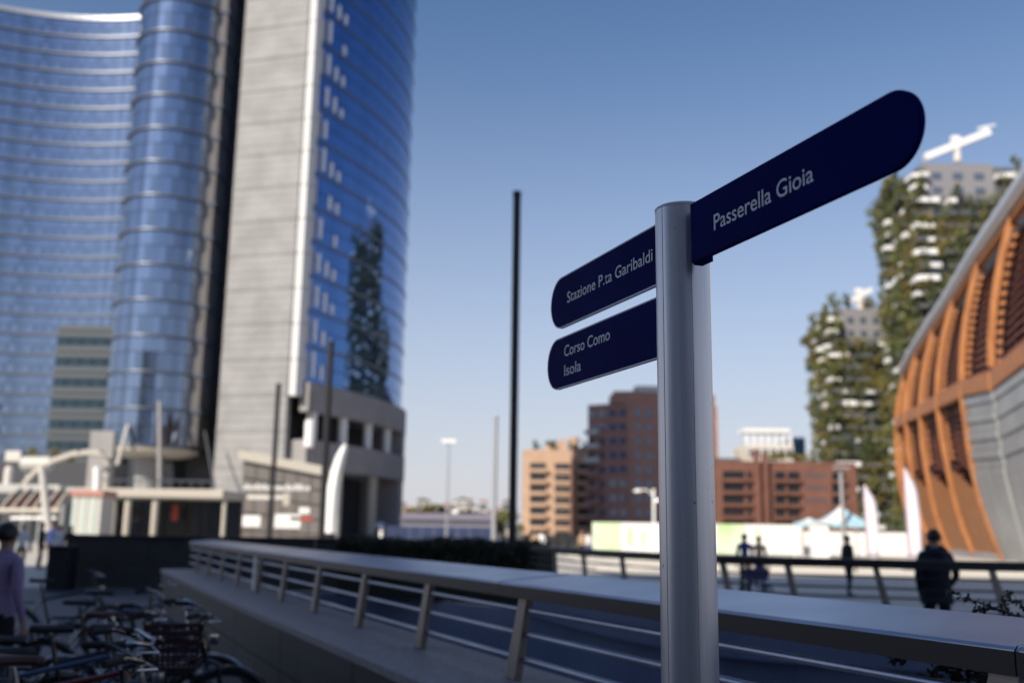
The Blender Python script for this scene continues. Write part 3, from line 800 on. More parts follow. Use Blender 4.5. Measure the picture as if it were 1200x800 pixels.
# ------------------------------------------------------------------ timber pavilion
pv = thing("timber_pavilion", "egg shaped timber pavilion with tall larch ribs, slatted bays and a silver roof edge", "pavilion", Vector((40, 86, 0)))
pn = Vector((-.969, .247)); ptan = Vector((.247, .969))
def ribplane(Yb): return Vector((36.9 + (Yb - 75) * .2545, Yb))
def inplane(px, py, base):
    d = ray(px, py); q = v3(base, 0) - EYEP; tn = v3(ptan, 0)
    return EYEP + d * (q.dot(tn) / d.dot(tn))
ribs_px = {
 1: (64, [(1185, 243), (1172, 285), (1161, 344), (1156, 400), (1157, 448), (1163, 500), (1174, 560), (1196, 640), (1203, 660)]),
 2: (75, [(1146, 298), (1134, 338), (1126, 385), (1122.5, 427), (1122.5, 456), (1127, 488), (1135, 546), (1149, 600), (1164, 634), (1172, 655)]),
 3: (86, [(1118, 343), (1106, 376), (1099, 410), (1095.5, 440), (1095, 471), (1099.5, 510), (1108.5, 555), (1119, 600), (1131, 634), (1138, 648)]),
 4: (97, [(1094, 378), (1085, 406), (1079.5, 432), (1076, 460), (1075.5, 485), (1077.5, 519), (1085, 564), (1094.5, 606), (1103, 630), (1110, 645)]),
 5: (108, [(1074, 408), (1067, 428), (1062, 448), (1059.5, 470), (1059, 490), (1061, 522), (1067, 567), (1075.5, 602), (1083, 625), (1090, 642)]),
 6: (119, [(1059, 434), (1055, 447), (1051, 462), (1048.5, 480), (1047.5, 498), (1048.5, 540), (1053, 572), (1061, 602), (1068, 625), (1075, 641)]),
}
def resample(pts, zs):
    out = []
    pts = sorted(pts, key=lambda p: p.z)
    for z in zs:
        for a, c in zip(pts, pts[1:]):
            if z <= c.z or c is pts[-1]:
                k = (z - a.z) / (c.z - a.z); k = max(-.3, min(1.3, k)); out.append(a + (c - a) * k); break
    return out
RIB = {}
NS = 26
def smooth(ps, it=3):
    for _ in range(it): ps = [ps[0]] + [(ps[i - 1] + ps[i] * 2 + ps[i + 1]) / 4 for i in range(1, len(ps) - 1)] + [ps[-1]]
    return ps
for k, (Yb, pts) in ribs_px.items():
    base = ribplane(Yb); P = [inplane(x, y, base) for x, y in pts]
    z0, z1 = max(0.0, min(p.z for p in P)), max(p.z for p in P)
    zs = [z0 + (z1 - z0) * i / NS for i in range(NS + 1)]
    RIB[k] = smooth(resample(P, zs))
dlt = RIB[1][0] - RIB[2][0]
RIB[0] = [p * 1 + (RIB[1][i] - RIB[2][i]) for i, p in enumerate(RIB[1])]
RIB[-1] = [p * 1 + (RIB[0][i] - RIB[1][i]) for i, p in enumerate(RIB[0])]
RIB[7] = [p + (RIB[6][i] - RIB[5][i]) * .9 + v3(-pn * 1.6, 0) for i, p in enumerate(RIB[6])]
DEP = .44
nn3 = v3(pn, 0); tt3 = v3(ptan, 0)
def ribtop(k): return 1.0
for k in range(-1, 8):
    b = MB(); C_ = RIB[k]; th = .15
    lowi = 14 if k in (-1, 0, 1) else 0
    P = C_[lowi:]
    rows = [[p + nn3 * 0 - tt3 * th, p + nn3 * 0 + tt3 * th, p - nn3 * DEP + tt3 * th, p - nn3 * DEP - tt3 * th] for p in P]
    n = 4; b.add([q for r in rows for q in r], [(i * n + j, i * n + (j + 1) % n, (i + 1) * n + (j + 1) % n, (i + 1) * n + j) for i in range(len(rows) - 1) for j in range(n)] + [(0, 1, 2, 3), tuple(range(len(rows) * 4 - 4, len(rows) * 4))[::-1]])
    b.build("rib", M['wood'], pv)
def lerp(a, c, k): return a + (c - a) * k
def bay(k, f, g, dep):         # point of the bay surface between rib k (near) and k+1; f along the bay, g up the rib, set back by dep
    i = min(int(g * NS), NS - 1); r = g * NS - i
    a = lerp(RIB[k][i], RIB[k][i + 1], r); c = lerp(RIB[k + 1][i], RIB[k + 1][i + 1], r)
    return lerp(a, c, f) - nn3 * dep
BEAM = 14.0 / NS
def gfor(k, z):
    z0, z1 = RIB[k][0].z, RIB[k][-1].z; return (z - z0) / (z1 - z0)
# find where the beam crosses each rib (image rows measured on the photograph)
beam_px = {0: 420, 1: 446, 2: 455, 3: 470, 4: 481, 5: 489, 6: 497, 7: 503}
def proj(p):
    v = Vector(p) - EYEP; return 600 + F * v.dot(RT) / v.dot(FW), 400 - F * v.dot(UP) / v.dot(FW)
def gpix(k, py):
    best = min(range(0, 401), key=lambda q: abs(proj(lerp(RIB[k][min(int(q / 400 * NS), NS - 1)], RIB[k][min(int(q / 400 * NS), NS - 1) + 1], q / 400 * NS - min(int(q / 400 * NS), NS - 1)))[1] - py)); return best / 400
GB = {k: gpix(k, beam_px[k]) for k in beam_px}
GB[0] = GB[1]; GB[-1] = GB[1]
pan_hi = {2: 557, 3: 553, 4: 560, 5: 566, 6: 570}
slat_count = 0
for k in range(-1, 7):
    K = k + 1
    gl = lambda f, a0, a1: a0 + (a1 - a0) * f
    # timber backing
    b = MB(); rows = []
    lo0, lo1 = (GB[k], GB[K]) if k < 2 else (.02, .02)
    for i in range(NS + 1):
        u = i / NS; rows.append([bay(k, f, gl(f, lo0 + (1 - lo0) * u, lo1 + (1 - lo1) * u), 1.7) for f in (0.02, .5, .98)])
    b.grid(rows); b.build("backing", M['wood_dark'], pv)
    # beam
    b = MB(); f0, f1 = .03, .97; hh = .026
    c8 = []
    for dg in (-hh, hh):
        c8 += [bay(k, f0, GB[k] + dg, .06), bay(k, f1, GB[K] + dg, .06), bay(k, f1, GB[K] + dg, .6), bay(k, f0, GB[k] + dg, .6)]
    b.hexa(c8); b.build("beam", M['wood'], pv)
    # head beam under the silver edge
    b = MB(); c8 = []
    for gg in (.955, .999):
        c8 += [bay(k, f0, gg, .10), bay(k, f1, gg, .10), bay(k, f1, gg, .62), bay(k, f0, gg, .62)]
    b.hexa(c8); b.build("head_beam", M['wood'], pv)
    # slats above the beam, then below it down to the solid panel
    def slats(g0a, g0b, g1a, g1b, n):
        for j in range(n):
            u = (j + .5) / n; ga, gb = g0a + (g1a - g0a) * u, g0b + (g1b - g0b) * u
            dg = .0055
            c8 = []
            for s, dp in ((-dg, 1.05), (dg, 1.1)):
                c8 += [bay(k, f0, ga + s - .006, dp), bay(k, f1, gb + s - .006, dp), bay(k, f1, gb + s + .008, 1.6), bay(k, f0, ga + s + .008, 1.6)]
            b = MB(); b.hexa(c8); b.build("slat", M['wood_slat'], pv)
            # bright stubs paint the light caught on slat ends beside each rib
            e8 = []
            for s in (-.0065, .0065):
                e8 += [bay(k, .945, gb + s, .52), bay(k, .972, gb + s, .50), bay(k, .972, gb + s, .82), bay(k, .945, gb + s, .82)]
            b = MB(); b.hexa(e8); b.build("lit_slat_end", M['wood'], pv)
    slats(GB[k] + .035, GB[K] + .035, .95, .95, 15 if k < 4 else 13)
    if k >= 2:
        pa = gpix(k, pan_hi[k] + 22 if k in (2, 3) else pan_hi[k] + 10); pb = gpix(K, pan_hi.get(K, 572) - 20) if K in RIB and K < 7 else pa
        pb = gpix(K, (573 - 27)) if K == 3 else (gpix(K, 550) if K == 4 else (gpix(K, 556) if K == 5 else (gpix(K, 562) if K == 6 else pa + .04)))
        pa = {2: gpix(2, 578), 3: gpix(3, 578), 4: gpix(4, 576), 5: gpix(5, 572), 6: gpix(6, 572)}[k]
        slats(max(pa, .05) + .02, max(pb, .05) + .02, GB[k] - .04, GB[K] - .04, 9)
        b = MB(); c8 = [bay(k, f0, .0, .12), bay(k, f1, .0, .12), bay(k, f1, .0, .5), bay(k, f0, .0, .5)]
        rows = []
        for u in (0, .25, .5, .75, 1): rows.append([bay(k, f, gl(f, pa, pb) * u, .30) for f in (f0, .25, .5, .75, f1)])
        b.grid(rows); b.build("solid_panel", M['wood'], pv)
# zinc cladding below the beam in the two nearest bays
for k in (-1, 0, 1):
    g_hi = lambda f: GB[k] * (1 - f) + GB[k + 1] * f - .03
    n = 18
    for j in range(n):
        for q in range(2):
            fa, fb = .03 + .47 * q + (.006 if q else 0), .03 + .47 * (q + 1)
            lo, hi = j / n, (j + .93) / n
            rows = [[bay(k, fa, g_hi(fa) * lo, .20), bay(k, fb, g_hi(fb) * lo, .20)], [bay(k, fa, g_hi(fa) * hi, .20), bay(k, fb, g_hi(fb) * hi, .20)]]
            if j >= 8 and (j % 2 == 0): dp = .20
            b = MB(); off = .20 if (j < 9 or j % 2) else .30
            c8 = []
            for g in (lo, hi if j >= 9 else (j + .985) / n):
                c8 += [bay(k, fa, g_hi(fa) * g, off), bay(k, fb, g_hi(fb) * g, off), bay(k, fb, g_hi(fb) * g, .5), bay(k, fa, g_hi(fa) * g, .5)]
            b.hexa(c8); b.build("zinc_panel", M['zinc'], pv)
    b = MB(); rows = [[bay(k, f, g_hi(f) * u, .55) for f in (0.02, .5, .98)] for u in (0, .25, .5, .75, 1)]
    b.grid(rows); b.build("zinc_backing", M['spandrel'], pv)
# silver roof edge, roof behind it, base plinth
edge = [RIB[k][-1] + nn3 * .1 + Vector((0, 0, .25)) for k in range(-1, 8)]
for k in range(8):
    b = MB(); b.tube([edge[k], edge[k + 1]], [.62 - .02 * k, .62 - .02 * (k + 1)], 10); b.build("roof_edge", M['silver'], pv, smooth=True)
b = MB(); rows = [[p - nn3 * d_ + Vector((0, 0, h)) for p in edge] for d_, h in ((.2, .2), (5, 1.2), (12, 1.6), (20, 1.0))]
b.grid(rows); b.build("roof", M['silver'], pv, smooth='all')
b = MB(); pp = [RIB[k][0] for k in (7, 6, 5, 4, 3, 2, 1, 0, -1)]
ring = [v3(p - nn3 * .2, 0) for p in pp] + [v3(p - nn3 * 9, 0) for p in reversed(pp)]
b.prism(ring, (0, 0, .55)); b.build("plinth", M['concrete_grey'], pv)
# closing walls behind
b = MB(); pts = [RIB[7][i] - nn3 * .5 for i in range(NS + 1)]
b.grid([[p, p - nn3 * 18 + tt3 * 4] for p in pts]); b.build("end_wall", M['wood_dark'], pv)
b = MB(); pts = [RIB[-1][i] - nn3 * .4 for i in range(NS + 1)]
b.grid([[p, p - nn3 * 20 - tt3 * 3] for p in pts]); b.build("end_wall", M['zinc'], pv)

# ------------------------------------------------------------------ planted residential towers
def crown_mesh(name, mats, seed, rx, rz, n, leaf):
    rg = random.Random(seed); b = MB()
    b.tube([(0, 0, 0), (.05, 0, rz * .6), (.1, .05, rz * 1.1)], [.10, .07, .04], 5, 1)
    lobes = [Vector((rg.gauss(0, rx * .42), rg.gauss(0, rx * .42), rz * (.75 + rg.uniform(-.35, .75)))) for _ in range(7)]
    def smp():
        c = rg.choice(lobes); d = Vector((rg.gauss(0, 1), rg.gauss(0, 1), rg.gauss(0, 1))).normalized() * rg.uniform(.55, 1.0)
        return c + Vector((d.x * rx * .5, d.y * rx * .5, d.z * rz * .38))
    leaves(b, n, smp, leaf, rg)
    o = b.build(name, mats, None, fix=False); return o
def make_plant_kinds(prefix):
    ks = []
    for i, (mm, rx, rz) in enumerate((('leaf', 1.5, 2.2), ('leaf_dark', 1.4, 2.6), ('leaf_olive', 1.6, 1.9), ('leaf_rust', 1.2, 1.7), ('leaf', 2.0, 1.3), ('leaf_olive', 1.3, 2.8))):
        ks.append(crown_mesh(prefix, [M[mm], M['bark']], 100 + i, rx, rz, 170, .34))
    return ks
M['render_dark'] = mat('dark_grey_render', (.13, .13, .14), .7, 0, (.09, .09, .10), .3)
M['render_pale'] = mat('pale_grey_render', (.21, .205, .22), .7)
def green_tower(label, Y, pxl, pxr, topy, floors, deep, seed, tname, tlabel, tgroup, ntree, pa=.2, pb=.75):
    rg = random.Random(seed)
    X0, X1 = gx(pxl, Y + deep, 40), gx(pxr, Y, 40); top = at((pxl + pxr) / 2, topy, Y).z
    tw_ = thing("planted_tower", label, "tower", Vector(((X0 + X1) / 2, Y, 0)))
    wdt = X1 - X0; fh = (top - 4) / floors
    b = MB(); b.span((X0 + 2.6, Y + 2.8, 0), (X1 - 2.6, Y + deep, top)); b.build("wall", M['render_dark'], tw_)
    b = MB(); b.span((X0 + wdt * pa, Y + 1.9, top - 9.5), (X0 + wdt * pb, Y + 8, top + .6)); b.build("penthouse", M['render_pale'], tw_)
    for i in range(3):
        for j in range(2):
            xw = X0 + wdt * (pa + (pb - pa) * (.12 + .3 * i)); zw = top - 2.2 - j * 4.2
            b = MB(); b.span((xw, Y + 1.8, zw - 2.0), (xw + wdt * (pb - pa) * .14, Y + 1.89, zw)); b.build("window", M['glass_win'], tw_)
    spots = []; st = MB(); rl = random.Random(seed + 5)
    faces = ((Vector((X0, Y)), Vector((1, 0)), Vector((0, -1)), wdt), (Vector((X0, Y + deep)), Vector((0, -1)), Vector((-1, 0)), deep))
    def bx(mb, o, t, n, a0, a1, d0, d1, z0, z1):       # box given along the face and out from it
        q = [o + t * a0 + n * d0, o + t * a1 + n * d0, o + t * a1 + n * d1, o + t * a0 + n * d1]
        mb.hexa([v3(p, z0) for p in q] + [v3(p, z1) for p in q])
    for fi, (o, t, n, ln_) in enumerate(faces):
        for f in range(floors):
            z = 4 + f * fh; gap = f >= floors - 2 and fi == 0
            nw = max(3, int(ln_ / 6))
            for i in range(nw):
                a0, a1 = 2.8 + (ln_ - 5.6) * (i + .12) / nw, 2.8 + (ln_ - 5.6) * (i + .8) / nw
                b = MB(); bx(b, o, t, n, a0, a1, -2.79, -2.66, z + .4, z + fh - .7); b.build("window", M['glass_win'], tw_)
            x = rg.uniform(-1, 3)
            while x < ln_ - 2:
                white = rg.random() < .44; e = min(x + rg.choice((2.2, 3.0, 3.8, 5.0) if white else (3.2, 4.5, 6.5, 8.5)), ln_)
                if gap and ln_ * pa < (x + e) / 2 < ln_ * pb: x = e + 1; continue
                if e - x > 2:
                    pr = rg.uniform(-.6, .6); ht = rg.choice((.8, 1.0, 1.15))
                    b = MB(); bx(b, o, t, n, x, e, -2.8, pr, z - .3, z)
                    bx(b, o, t, n, x, e, pr - .08, pr + .12, z - .32, z + ht)
                    bx(b, o, t, n, x - .12, x + .08, -2.8, pr + .12, z - .31, z + ht - .003); bx(b, o, t, n, e - .08, e + .12, -2.8, pr + .12, z - .31, z + ht - .003)
                    b.build("balcony", M['white'] if white else M['render_dark'], tw_)
                    q = x + rg.uniform(.2, .9)
                    while q < e:
                        (spots if rg.random() < (.34 if white else .6) else []).append((o + t * q + n * (pr + rg.uniform(-.6, .5)), z))
                        q += rg.uniform(1.5, 2.6)
                    if not white or rl.random() < .45:
                        w0, w1 = (x, e) if not white else (x, x + (e - x) * .5)
                        def smp():
                            p = o + t * rl.uniform(w0 - .5, w1 + .5) + n * (pr + rl.gauss(.2, .35)); return v3(p, z + rl.uniform(-1.5, 2.5))
                        leaves(st, int((w1 - w0) * 20), smp, .46, rl, rl.choice((0, 0, 1, 2)))
                x = e + rg.choice((.3, .8, 1.6, 2.6))
    for i in range(12):
        fx = (i + .5) / 12
        if pa < fx < pb and i % 3: continue
        spots.append((Vector((X0 + wdt * fx + rg.uniform(-.6, .6), Y + 2.9)), top))
    st.build("balcony_planting", [M['leaf'], M['leaf_olive'], M['leaf_dark']], tw_, kind="stuff", fix=False)
    kinds = make_plant_kinds(tname)
    top_spots, rest = spots[-6:], spots[:-6]
    rg.shuffle(rest); spots = top_spots + rest[:ntree - 6]
    for i, (p, z) in enumerate(spots):
        k = kinds[i] if i < len(kinds) else rg.choice(kinds).copy()
        if i >= len(kinds): C.objects.link(k)
        k.location = (p.x, p.y, z - rg.uniform(0, .6)); k.rotation_euler = (0, 0, rg.uniform(0, 6.28)); s = rg.uniform(.95, 1.7); k.scale = (s, s, s * rg.uniform(.9, 1.15))
        tag(k, tlabel, "balcony tree", tgroup)
    return tw_
green_tower("taller planted apartment tower with white balconies behind the pavilion's silver roof edge", 262, 1038, 1330, 192, 27, 30, 31,
    "balcony_tree", "small tree on a balcony of the taller planted tower behind the pavilion", "trees on the taller planted tower", 165, .06, .42)
green_tower("shorter planted apartment tower with white balconies left of the timber pavilion", 300, 949, 1068, 362, 18, 24, 47,
    "terrace_tree", "small tree on a terrace of the shorter planted tower left of the pavilion", "trees on the shorter planted tower", 125)
# roof cranes (window cleaning booms)
def boom(label, pts, r, Y):
    a, c = at(*pts[0], Y), at(*pts[1], Y)
    t_ = thing("roof_crane", label, "crane", (a + c) / 2)
    m_ = (a + c) / 2
    d = (c - a).normalized(); up = Vector((0, 0, 1)); s = d.cross(up).normalized(); v = s.cross(d)
    b = MB(); b.hexa([a + s * i * r + v * j * r for i, j in ((-1, -1), (1, -1), (1, 1), (-1, 1))] + [c + s * i * r + v * j * r for i, j in ((-1, -1), (1, -1), (1, 1), (-1, 1))]); b.build("jib", M['white'], t_)
    b = MB(); b.lathe(m_ + Vector((0, 0, -5.0)), [(1.0, 0), (1.0, 4.0), (.7, 4.6)], 12); b.build("mast", M['pale_wall'], t_)
    b = MB(); b.box(m_ + Vector((-.3, 0, r + .8)), (2.2, 1.6, 1.5)); b.build("cab", M['white'], t_)
    return t_
t1 = boom("long white roof crane on top of the taller planted tower", ((1083, 185), (1159, 155)), .95, 266)
a = at(1146, 151, 266); c = at(1166, 147, 266); b = MB(); b.tube([a, c], .35, 6); b.build("counter_jib", M['white'], t1)
b = MB(); b.tube([at(1157, 156, 266), at(1155, 149, 266)], .3, 6); b.build("tie", M['white'], t1)
boom("small white roof crane on top of the shorter planted tower", ((994, 354), (1021, 339)), .7, 304)

# ------------------------------------------------------------------ apartment buildings in the middle
def facade_building(name, label, cat, Y, pxl, pxr, top, bottom_z, wallm, deep=14, skew=0):
    X0, X1 = gx(pxl, Y, 12), gx(pxr, Y, 12)
    t_ = thing(name, label, cat, Vector(((X0 + X1) / 2, Y, 0)))
    b = MB(); b.span((X0, Y, 0), (X1, Y + deep, top)); b.build("wall", wallm, t_)
    return t_, X0, X1
# tan block
Yt = 250; top = at(650, 527, Yt).z
tb, X0, X1 = facade_building("tan_apartment_block", "sunlit tan brick apartment block with dark balconies right of the black lamp post", "building", Yt, 613, 700, top, 0, M['brick_tan'], 18)
pxm = Yt / F
fl = 9; fh = 13.3 * pxm
for r in range(8):
    zc = at(650, 546 + 13.3 * r, Yt).z
    for (a, c, kind) in ((621, 640, 'b'), (650, 668, 'w'), (677, 692, 'b')):
        xa, xb = gx(a, Yt, zc), gx(c, Yt, zc)
        b = MB(); b.span((xa, Yt - .06, zc - .75), (xb, Yt + .02, zc + .75)); b.build("window", M['glass_dark'], tb)
        if kind == 'b':
            b = MB(); b.span((xa - .3, Yt - 1.1, zc - 1.6), (xb + .3, Yt - .07, zc - .72)); b.build("balcony", M['brick_tan'], tb)
        else:
            b = MB(); b.span((xa - .2, Yt - .35, zc - 1.5), (xb + .2, Yt - .061, zc - .78)); b.build("sill", M['brick_tan'], tb)
b = MB(); xr = gx(671, Yt, 12); b.span((xr - .5, Yt - .5, 0), (xr + .5, Yt - .003, top - 2)); b.build("downpipe_strip", M['brick'], tb)
for a, c, y in ((613, 640, 530), (641, 652, 518), (655, 664, 514), (668, 679, 511), (682, 692, 522)):
    xa, xb = gx(a, Yt, 22), gx(c, Yt, 22); z1 = at(650, y, Yt).z
    b = MB(); b.span((xa, Yt + 1.5, top - .3), (xb, Yt + 9, z1)); b.build("roof_block", M['brick_tan'], tb)
rgp = random.Random(8)
for px in (628, 646, 672, 686):
    k = crown_mesh("roof_shrub", [M['leaf_dark'], M['bark']], 300 + px, 1.3, 1.4, 120, .3); k.location = (gx(px, Yt, 24), Yt + 1.0, top)
    tag(k, {628: "leftmost dark shrub on the roof terrace of the tan block", 646: "dark shrub between the two left roof blocks of the tan block", 672: "dark shrub in front of the tallest roof block of the tan block", 686: "rightmost dark shrub on the roof terrace of the tan block"}[px], "shrub", "shrubs on the tan block's roof")
# brown brick tower (two faces meeting at a corner)
Yb = 212
A = gxy(689, 540, Yb + 4); B = gxy(737, 540, Yb - 1); Cc = gxy(842, 540, Yb + 3); zt1 = at(712, 472, Yb).z; zt2 = at(770, 459, Yb).z
bt = thing("brick_apartment_tower", "tall brown brick apartment tower behind the signpost", "building", v3(B, 0))
b = MB(); b.prism([v3(A, 0), v3(B, 0), v3(Cc, 0), v3(Cc + Vector((0, 15)), 0), v3(A + Vector((2, 15)), 0)], (0, 0, zt1)); b.build("wall", M['brick'], bt)
b = MB(); b.prism([v3(B + Vector((-3, .6)), zt1), v3(B + Vector((0, .3)), zt1), v3(Cc + Vector((-.4, .3)), zt1), v3(Cc + Vector((-.4, 12)), zt1), v3(B + Vector((-3, 12)), zt1)], (0, 0, zt2 - zt1)); b.build("top_storey", M['brick'], bt)
b = MB(); b.prism([v3(p, zt2 + .002) for p in (B + Vector((2, 3)), B + Vector((9, 3)), B + Vector((9, 9)), B + Vector((2, 9)))], (0, 0, 1.6)); b.build("roof_block", M['pale_wall'], bt)
fh = 16.5 * Yb / F
for r in range(9):
    zc = zt1 - 2.0 - r * fh
    for (P, Q, cols) in ((A, B, (.10, .36, .62, .86)), (B, Cc, (.10, .22, .40, .56, .72, .9))):
        tt = (Q - P).normalized(); nn = Vector((tt.y, -tt.x)); Ln = (Q - P).length
        for c in cols:
            p = P + tt * (Ln * c); wv = .75
            b = MB(); b.hexa([v3(p + tt * i + nn * j, zc + dz) for dz in (-.8, .7) for i, j in ((-wv, .06), (wv, .06), (wv, -.05), (-wv, -.05))]); b.build("window", M['glass_win'], bt)
    if r > 0:
        tt = (B - A).normalized(); nn = Vector((tt.y, -tt.x)); p = A + tt * .4
        b = MB(); b.hexa([v3(p + tt * i + nn * j, zc + dz) for dz in (-1.5, -.5) for i, j in ((-.8, 1.0), (2.4, 1.0), (2.4, .02), (-.8, .02))]); b.build("balcony", M['pale_wall'] if r in (1, 2, 3) else M['brick'], bt)
# low red brick building
Yl = 150
zl = at(950, 541, Yl).z
lb, X0, X1 = facade_building("low_brick_building", "low red brick building with deep dark balconies between the signpost and the planted tower", "building", Yl, 838, 1003, zl, 0, M['brick_red'], 16)
for r in range(5):
    zc = at(900, 556 + 14.5 * r, Yl).z
    for a, c in ((847, 872), (876, 881), (908, 920), (923, 937), (975, 990)):
        if (a == 975 and r > 2): continue
        xa, xb = gx(a, Yl, zc), gx(c, Yl, zc)
        b = MB(); b.span((xa, Yl - .05, zc - .62), (xb, Yl + .02, zc + .5)); b.build("window", M['glass_dark'], lb)
        b = MB(); b.span((xa - .15, Yl - .55, zc - 1.15), (xb + .15, Yl - .051, zc - .66)); b.build("balcony", M['brick_red'], lb)
    for a in (944, 951, 958, 965):
        if r in (0, 1, 2):
            xa = gx(a, Yl, zc); b = MB(); b.span((xa, Yl - .04, zc - .3), (xa + .45, Yl + .02, zc + .3)); b.build("window", M['glass_win'], lb)
for a, c, y0 in ((883, 889, 527), (893, 899, 531)):
    xa, xb = gx(a, Yl, 10), gx(c, Yl, 10); z1 = at(890, y0, Yl).z
    b = MB(); b.span((xa, Yl - .9, 0), (xb, Yl - .003, z1)); b.build("chimney_stack", M['brick_red'], lb)
b = MB(); b.span((gx(842, Yl, 10), Yl + .5, zl - .2), (gx(870, Yl, 10), Yl + 6, at(850, 536, Yl).z)); b.build("roof_block", M['roofgrey'], lb)
b = MB(); xx = gx(874, Yl, 12); b.span((xx - .9, Yl + 1.0, zl - .4), (xx + .9, Yl + 3, at(874, 525, Yl).z)); b.build("roof_turret", M['cream'], lb)
for i in range(6):
    k = crown_mesh("roof_shrub", [M['leaf_olive'], M['bark']], 400 + i, 1.0, .8, 90, .25); k.location = (gx(905 + 7 * i, Yl, 14), Yl + 1.2, zl)
    tag(k, ("leftmost", "second leftmost", "third from left", "third from right", "second rightmost", "rightmost")[i] + " yellow green shrub in the row on the low red brick building's roof", "shrub", "shrubs along the low brick building's roof")
# glassy office with a white frame behind it
Yo = 330
ob, X0, X1 = facade_building("white_framed_office", "far office building with white roof frame and glazed right side above the low brick building", "building", Yo, 876, 932, at(905, 520, Yo).z, 0, M['pale_wall'], 20)
z0, z1 = at(905, 520, Yo).z, at(905, 507, Yo).z
for i in range(7):
    xa = X0 + (X1 - X0) * i / 6.5
    b = MB(); b.span((xa, Yo, z0 + .01), (xa + .9, Yo + .9, z1)); b.build("roof_post", M['white'], ob)
b = MB(); b.span((X0 - .6, Yo - .6, z1 + .01), (X1 - 1, Yo + 8, z1 + 1.4)); b.build("roof_frame", M['white'], ob)
b = MB(); b.span((X1 + .01, Yo, 0), (X1 + 4, Yo + 18, at(935, 512, Yo).z)); b.build("glazed_side", M['glass'], ob)
for i in range(6):
    xa = X0 + (X1 - X0) * (i + .15) / 6
    for r in range(3):
        b = MB(); b.span((xa, Yo - .08, z0 - 4.6 - r * 4.4), (xa + 1.7, Yo + .02, z0 - 1.6 - r * 4.4)); b.build("window", M['glass_win'], ob)

# ------------------------------------------------------------------ site hoarding, fence, tents, flags
Yh = 82
hz0, hz1 = 0, at(800, 613, Yh).z
hg = thing("site_hoarding", "long white and green printed hoarding across the far side of the plaza", "hoarding", gp(800, Yh))
hx = [694, 727, 776, 810, 841, 874, 908, 940]
for i, (a, c) in enumerate(zip(hx, hx[1:])):
    xa, xb = gx(a, Yh, 1), gx(c, Yh, 1)
    b = MB(); b.span((xa + .02, Yh, .15), (xb - .02, Yh + .08, hz1)); b.build("panel", M['print_green'] if i in (0, 4) else M['white'], hg)
    b = MB(); b.span((xb - .08, Yh + .09, 0), (xb + .08, Yh + .2, hz1 + .05)); b.build("post", M['grey_pole'], hg)
for a, c, y0, y1 in ((735, 742, 618, 640), (752, 756, 622, 642), (884, 893, 618, 634)):
    xa, xb = gx(a, Yh, 1), gx(c, Yh, 1)
    b = MB(); b.span((xa, Yh - .012, at(a, y1, Yh).z), (xb, Yh - .003, at(a, y0, Yh).z)); b.build("print", M['print_green'], hg)
# white fence to the right
Yf = 84
wf = thing("white_panel_fence", "white ribbed panel fence between the tents and the timber pavilion", "fence", gp(1000, Yf))
for i in range(18):
    a = 942 + i * 7.4; xa, xb = gx(a, Yf, 1), gx(a + 7, Yf, 1)
    b = MB(); b.span((xa, Yf + .03 * (i % 2), .1), (xb, Yf + .12, at(1000, 623, Yf).z)); b.build("panel", M['white'], wf, bevel=.02)
# tents
def tent(label, px, Y, half, eave_y, peak_y):
    c = gp(px, Y); h0, h1 = at(px, eave_y, Y).z, at(px, peak_y, Y).z; r = half * Y / F
    t_ = thing("pavilion_tent", label, "tent", c, "pointed market tents")
    b = MB(); ring = [(r, r), (-r, r), (-r, -r), (r, -r)]
    for i in range(4):
        a, d = ring[i], ring[(i + 1) % 4]
        N = 6
        for j in range(N):
            k0, k1 = j / N, (j + 1) / N; f = lambda k: (1 - k, h0 + (h1 - h0) * (k ** 1.5))
            (s0, z0), (s1, z1) = f(k0), f(k1)
            m = 0
            mid0, mid1 = ((a[0] + d[0]) / 2, (a[1] + d[1]) / 2), None
            P = lambda e, s, z: c + Vector((e[0] * s, e[1] * s, z))
            b.quad(P(a, s0, z0), P(mid0, s0, z0), P(mid0, s1, z1), P(a, s1, z1), i % 2); b.quad(P(mid0, s0, z0), P(d, s0, z0), P(d, s1, z1), P(mid0, s1, z1), (i + 1) % 2)
    b.build("canopy", [M['white'], M['pale_blue']], t_)
    b = MB()
    for i in range(4):
        a, d = ring[i], ring[(i + 1) % 4]; b.quad(c + Vector((*a, h0 - .35)), c + Vector((*d, h0 - .35)), c + Vector((*d, h0)), c + Vector((*a, h0)))
    b.build("valance", M['pale_blue'], t_)
    for a in ring: 
        b = MB(); b.tube([c + Vector((a[0] * .97, a[1] * .97, 0)), c + Vector((a[0] * .97, a[1] * .97, h0))], .05, 6); b.build("pole", M['white'], t_)
tent("pointed white and pale blue tent in front of the low brick building", 988, 74, 27, 612, 592)
tent("smaller flat pale blue tent left of the pointed tent", 950, 80, 14, 612, 606)
b = MB(); b.span((gx(955, 72, 1), 72, 0), (gx(972, 72, 1), 73.2, at(960, 613, 72).z))
kk = thing("white_kiosk", "plain white kiosk standing at the left side of the pointed tent", "kiosk", gp(963, 72)); b.build("body", M['white'], kk, bevel=.05)
b = MB(); b.span((gx(954, 72, 1), 71.8, at(960, 612.6, 72).z), (gx(973, 72, 1), 73.4, at(960, 611, 72).z)); b.build("roof", M['white'], kk)
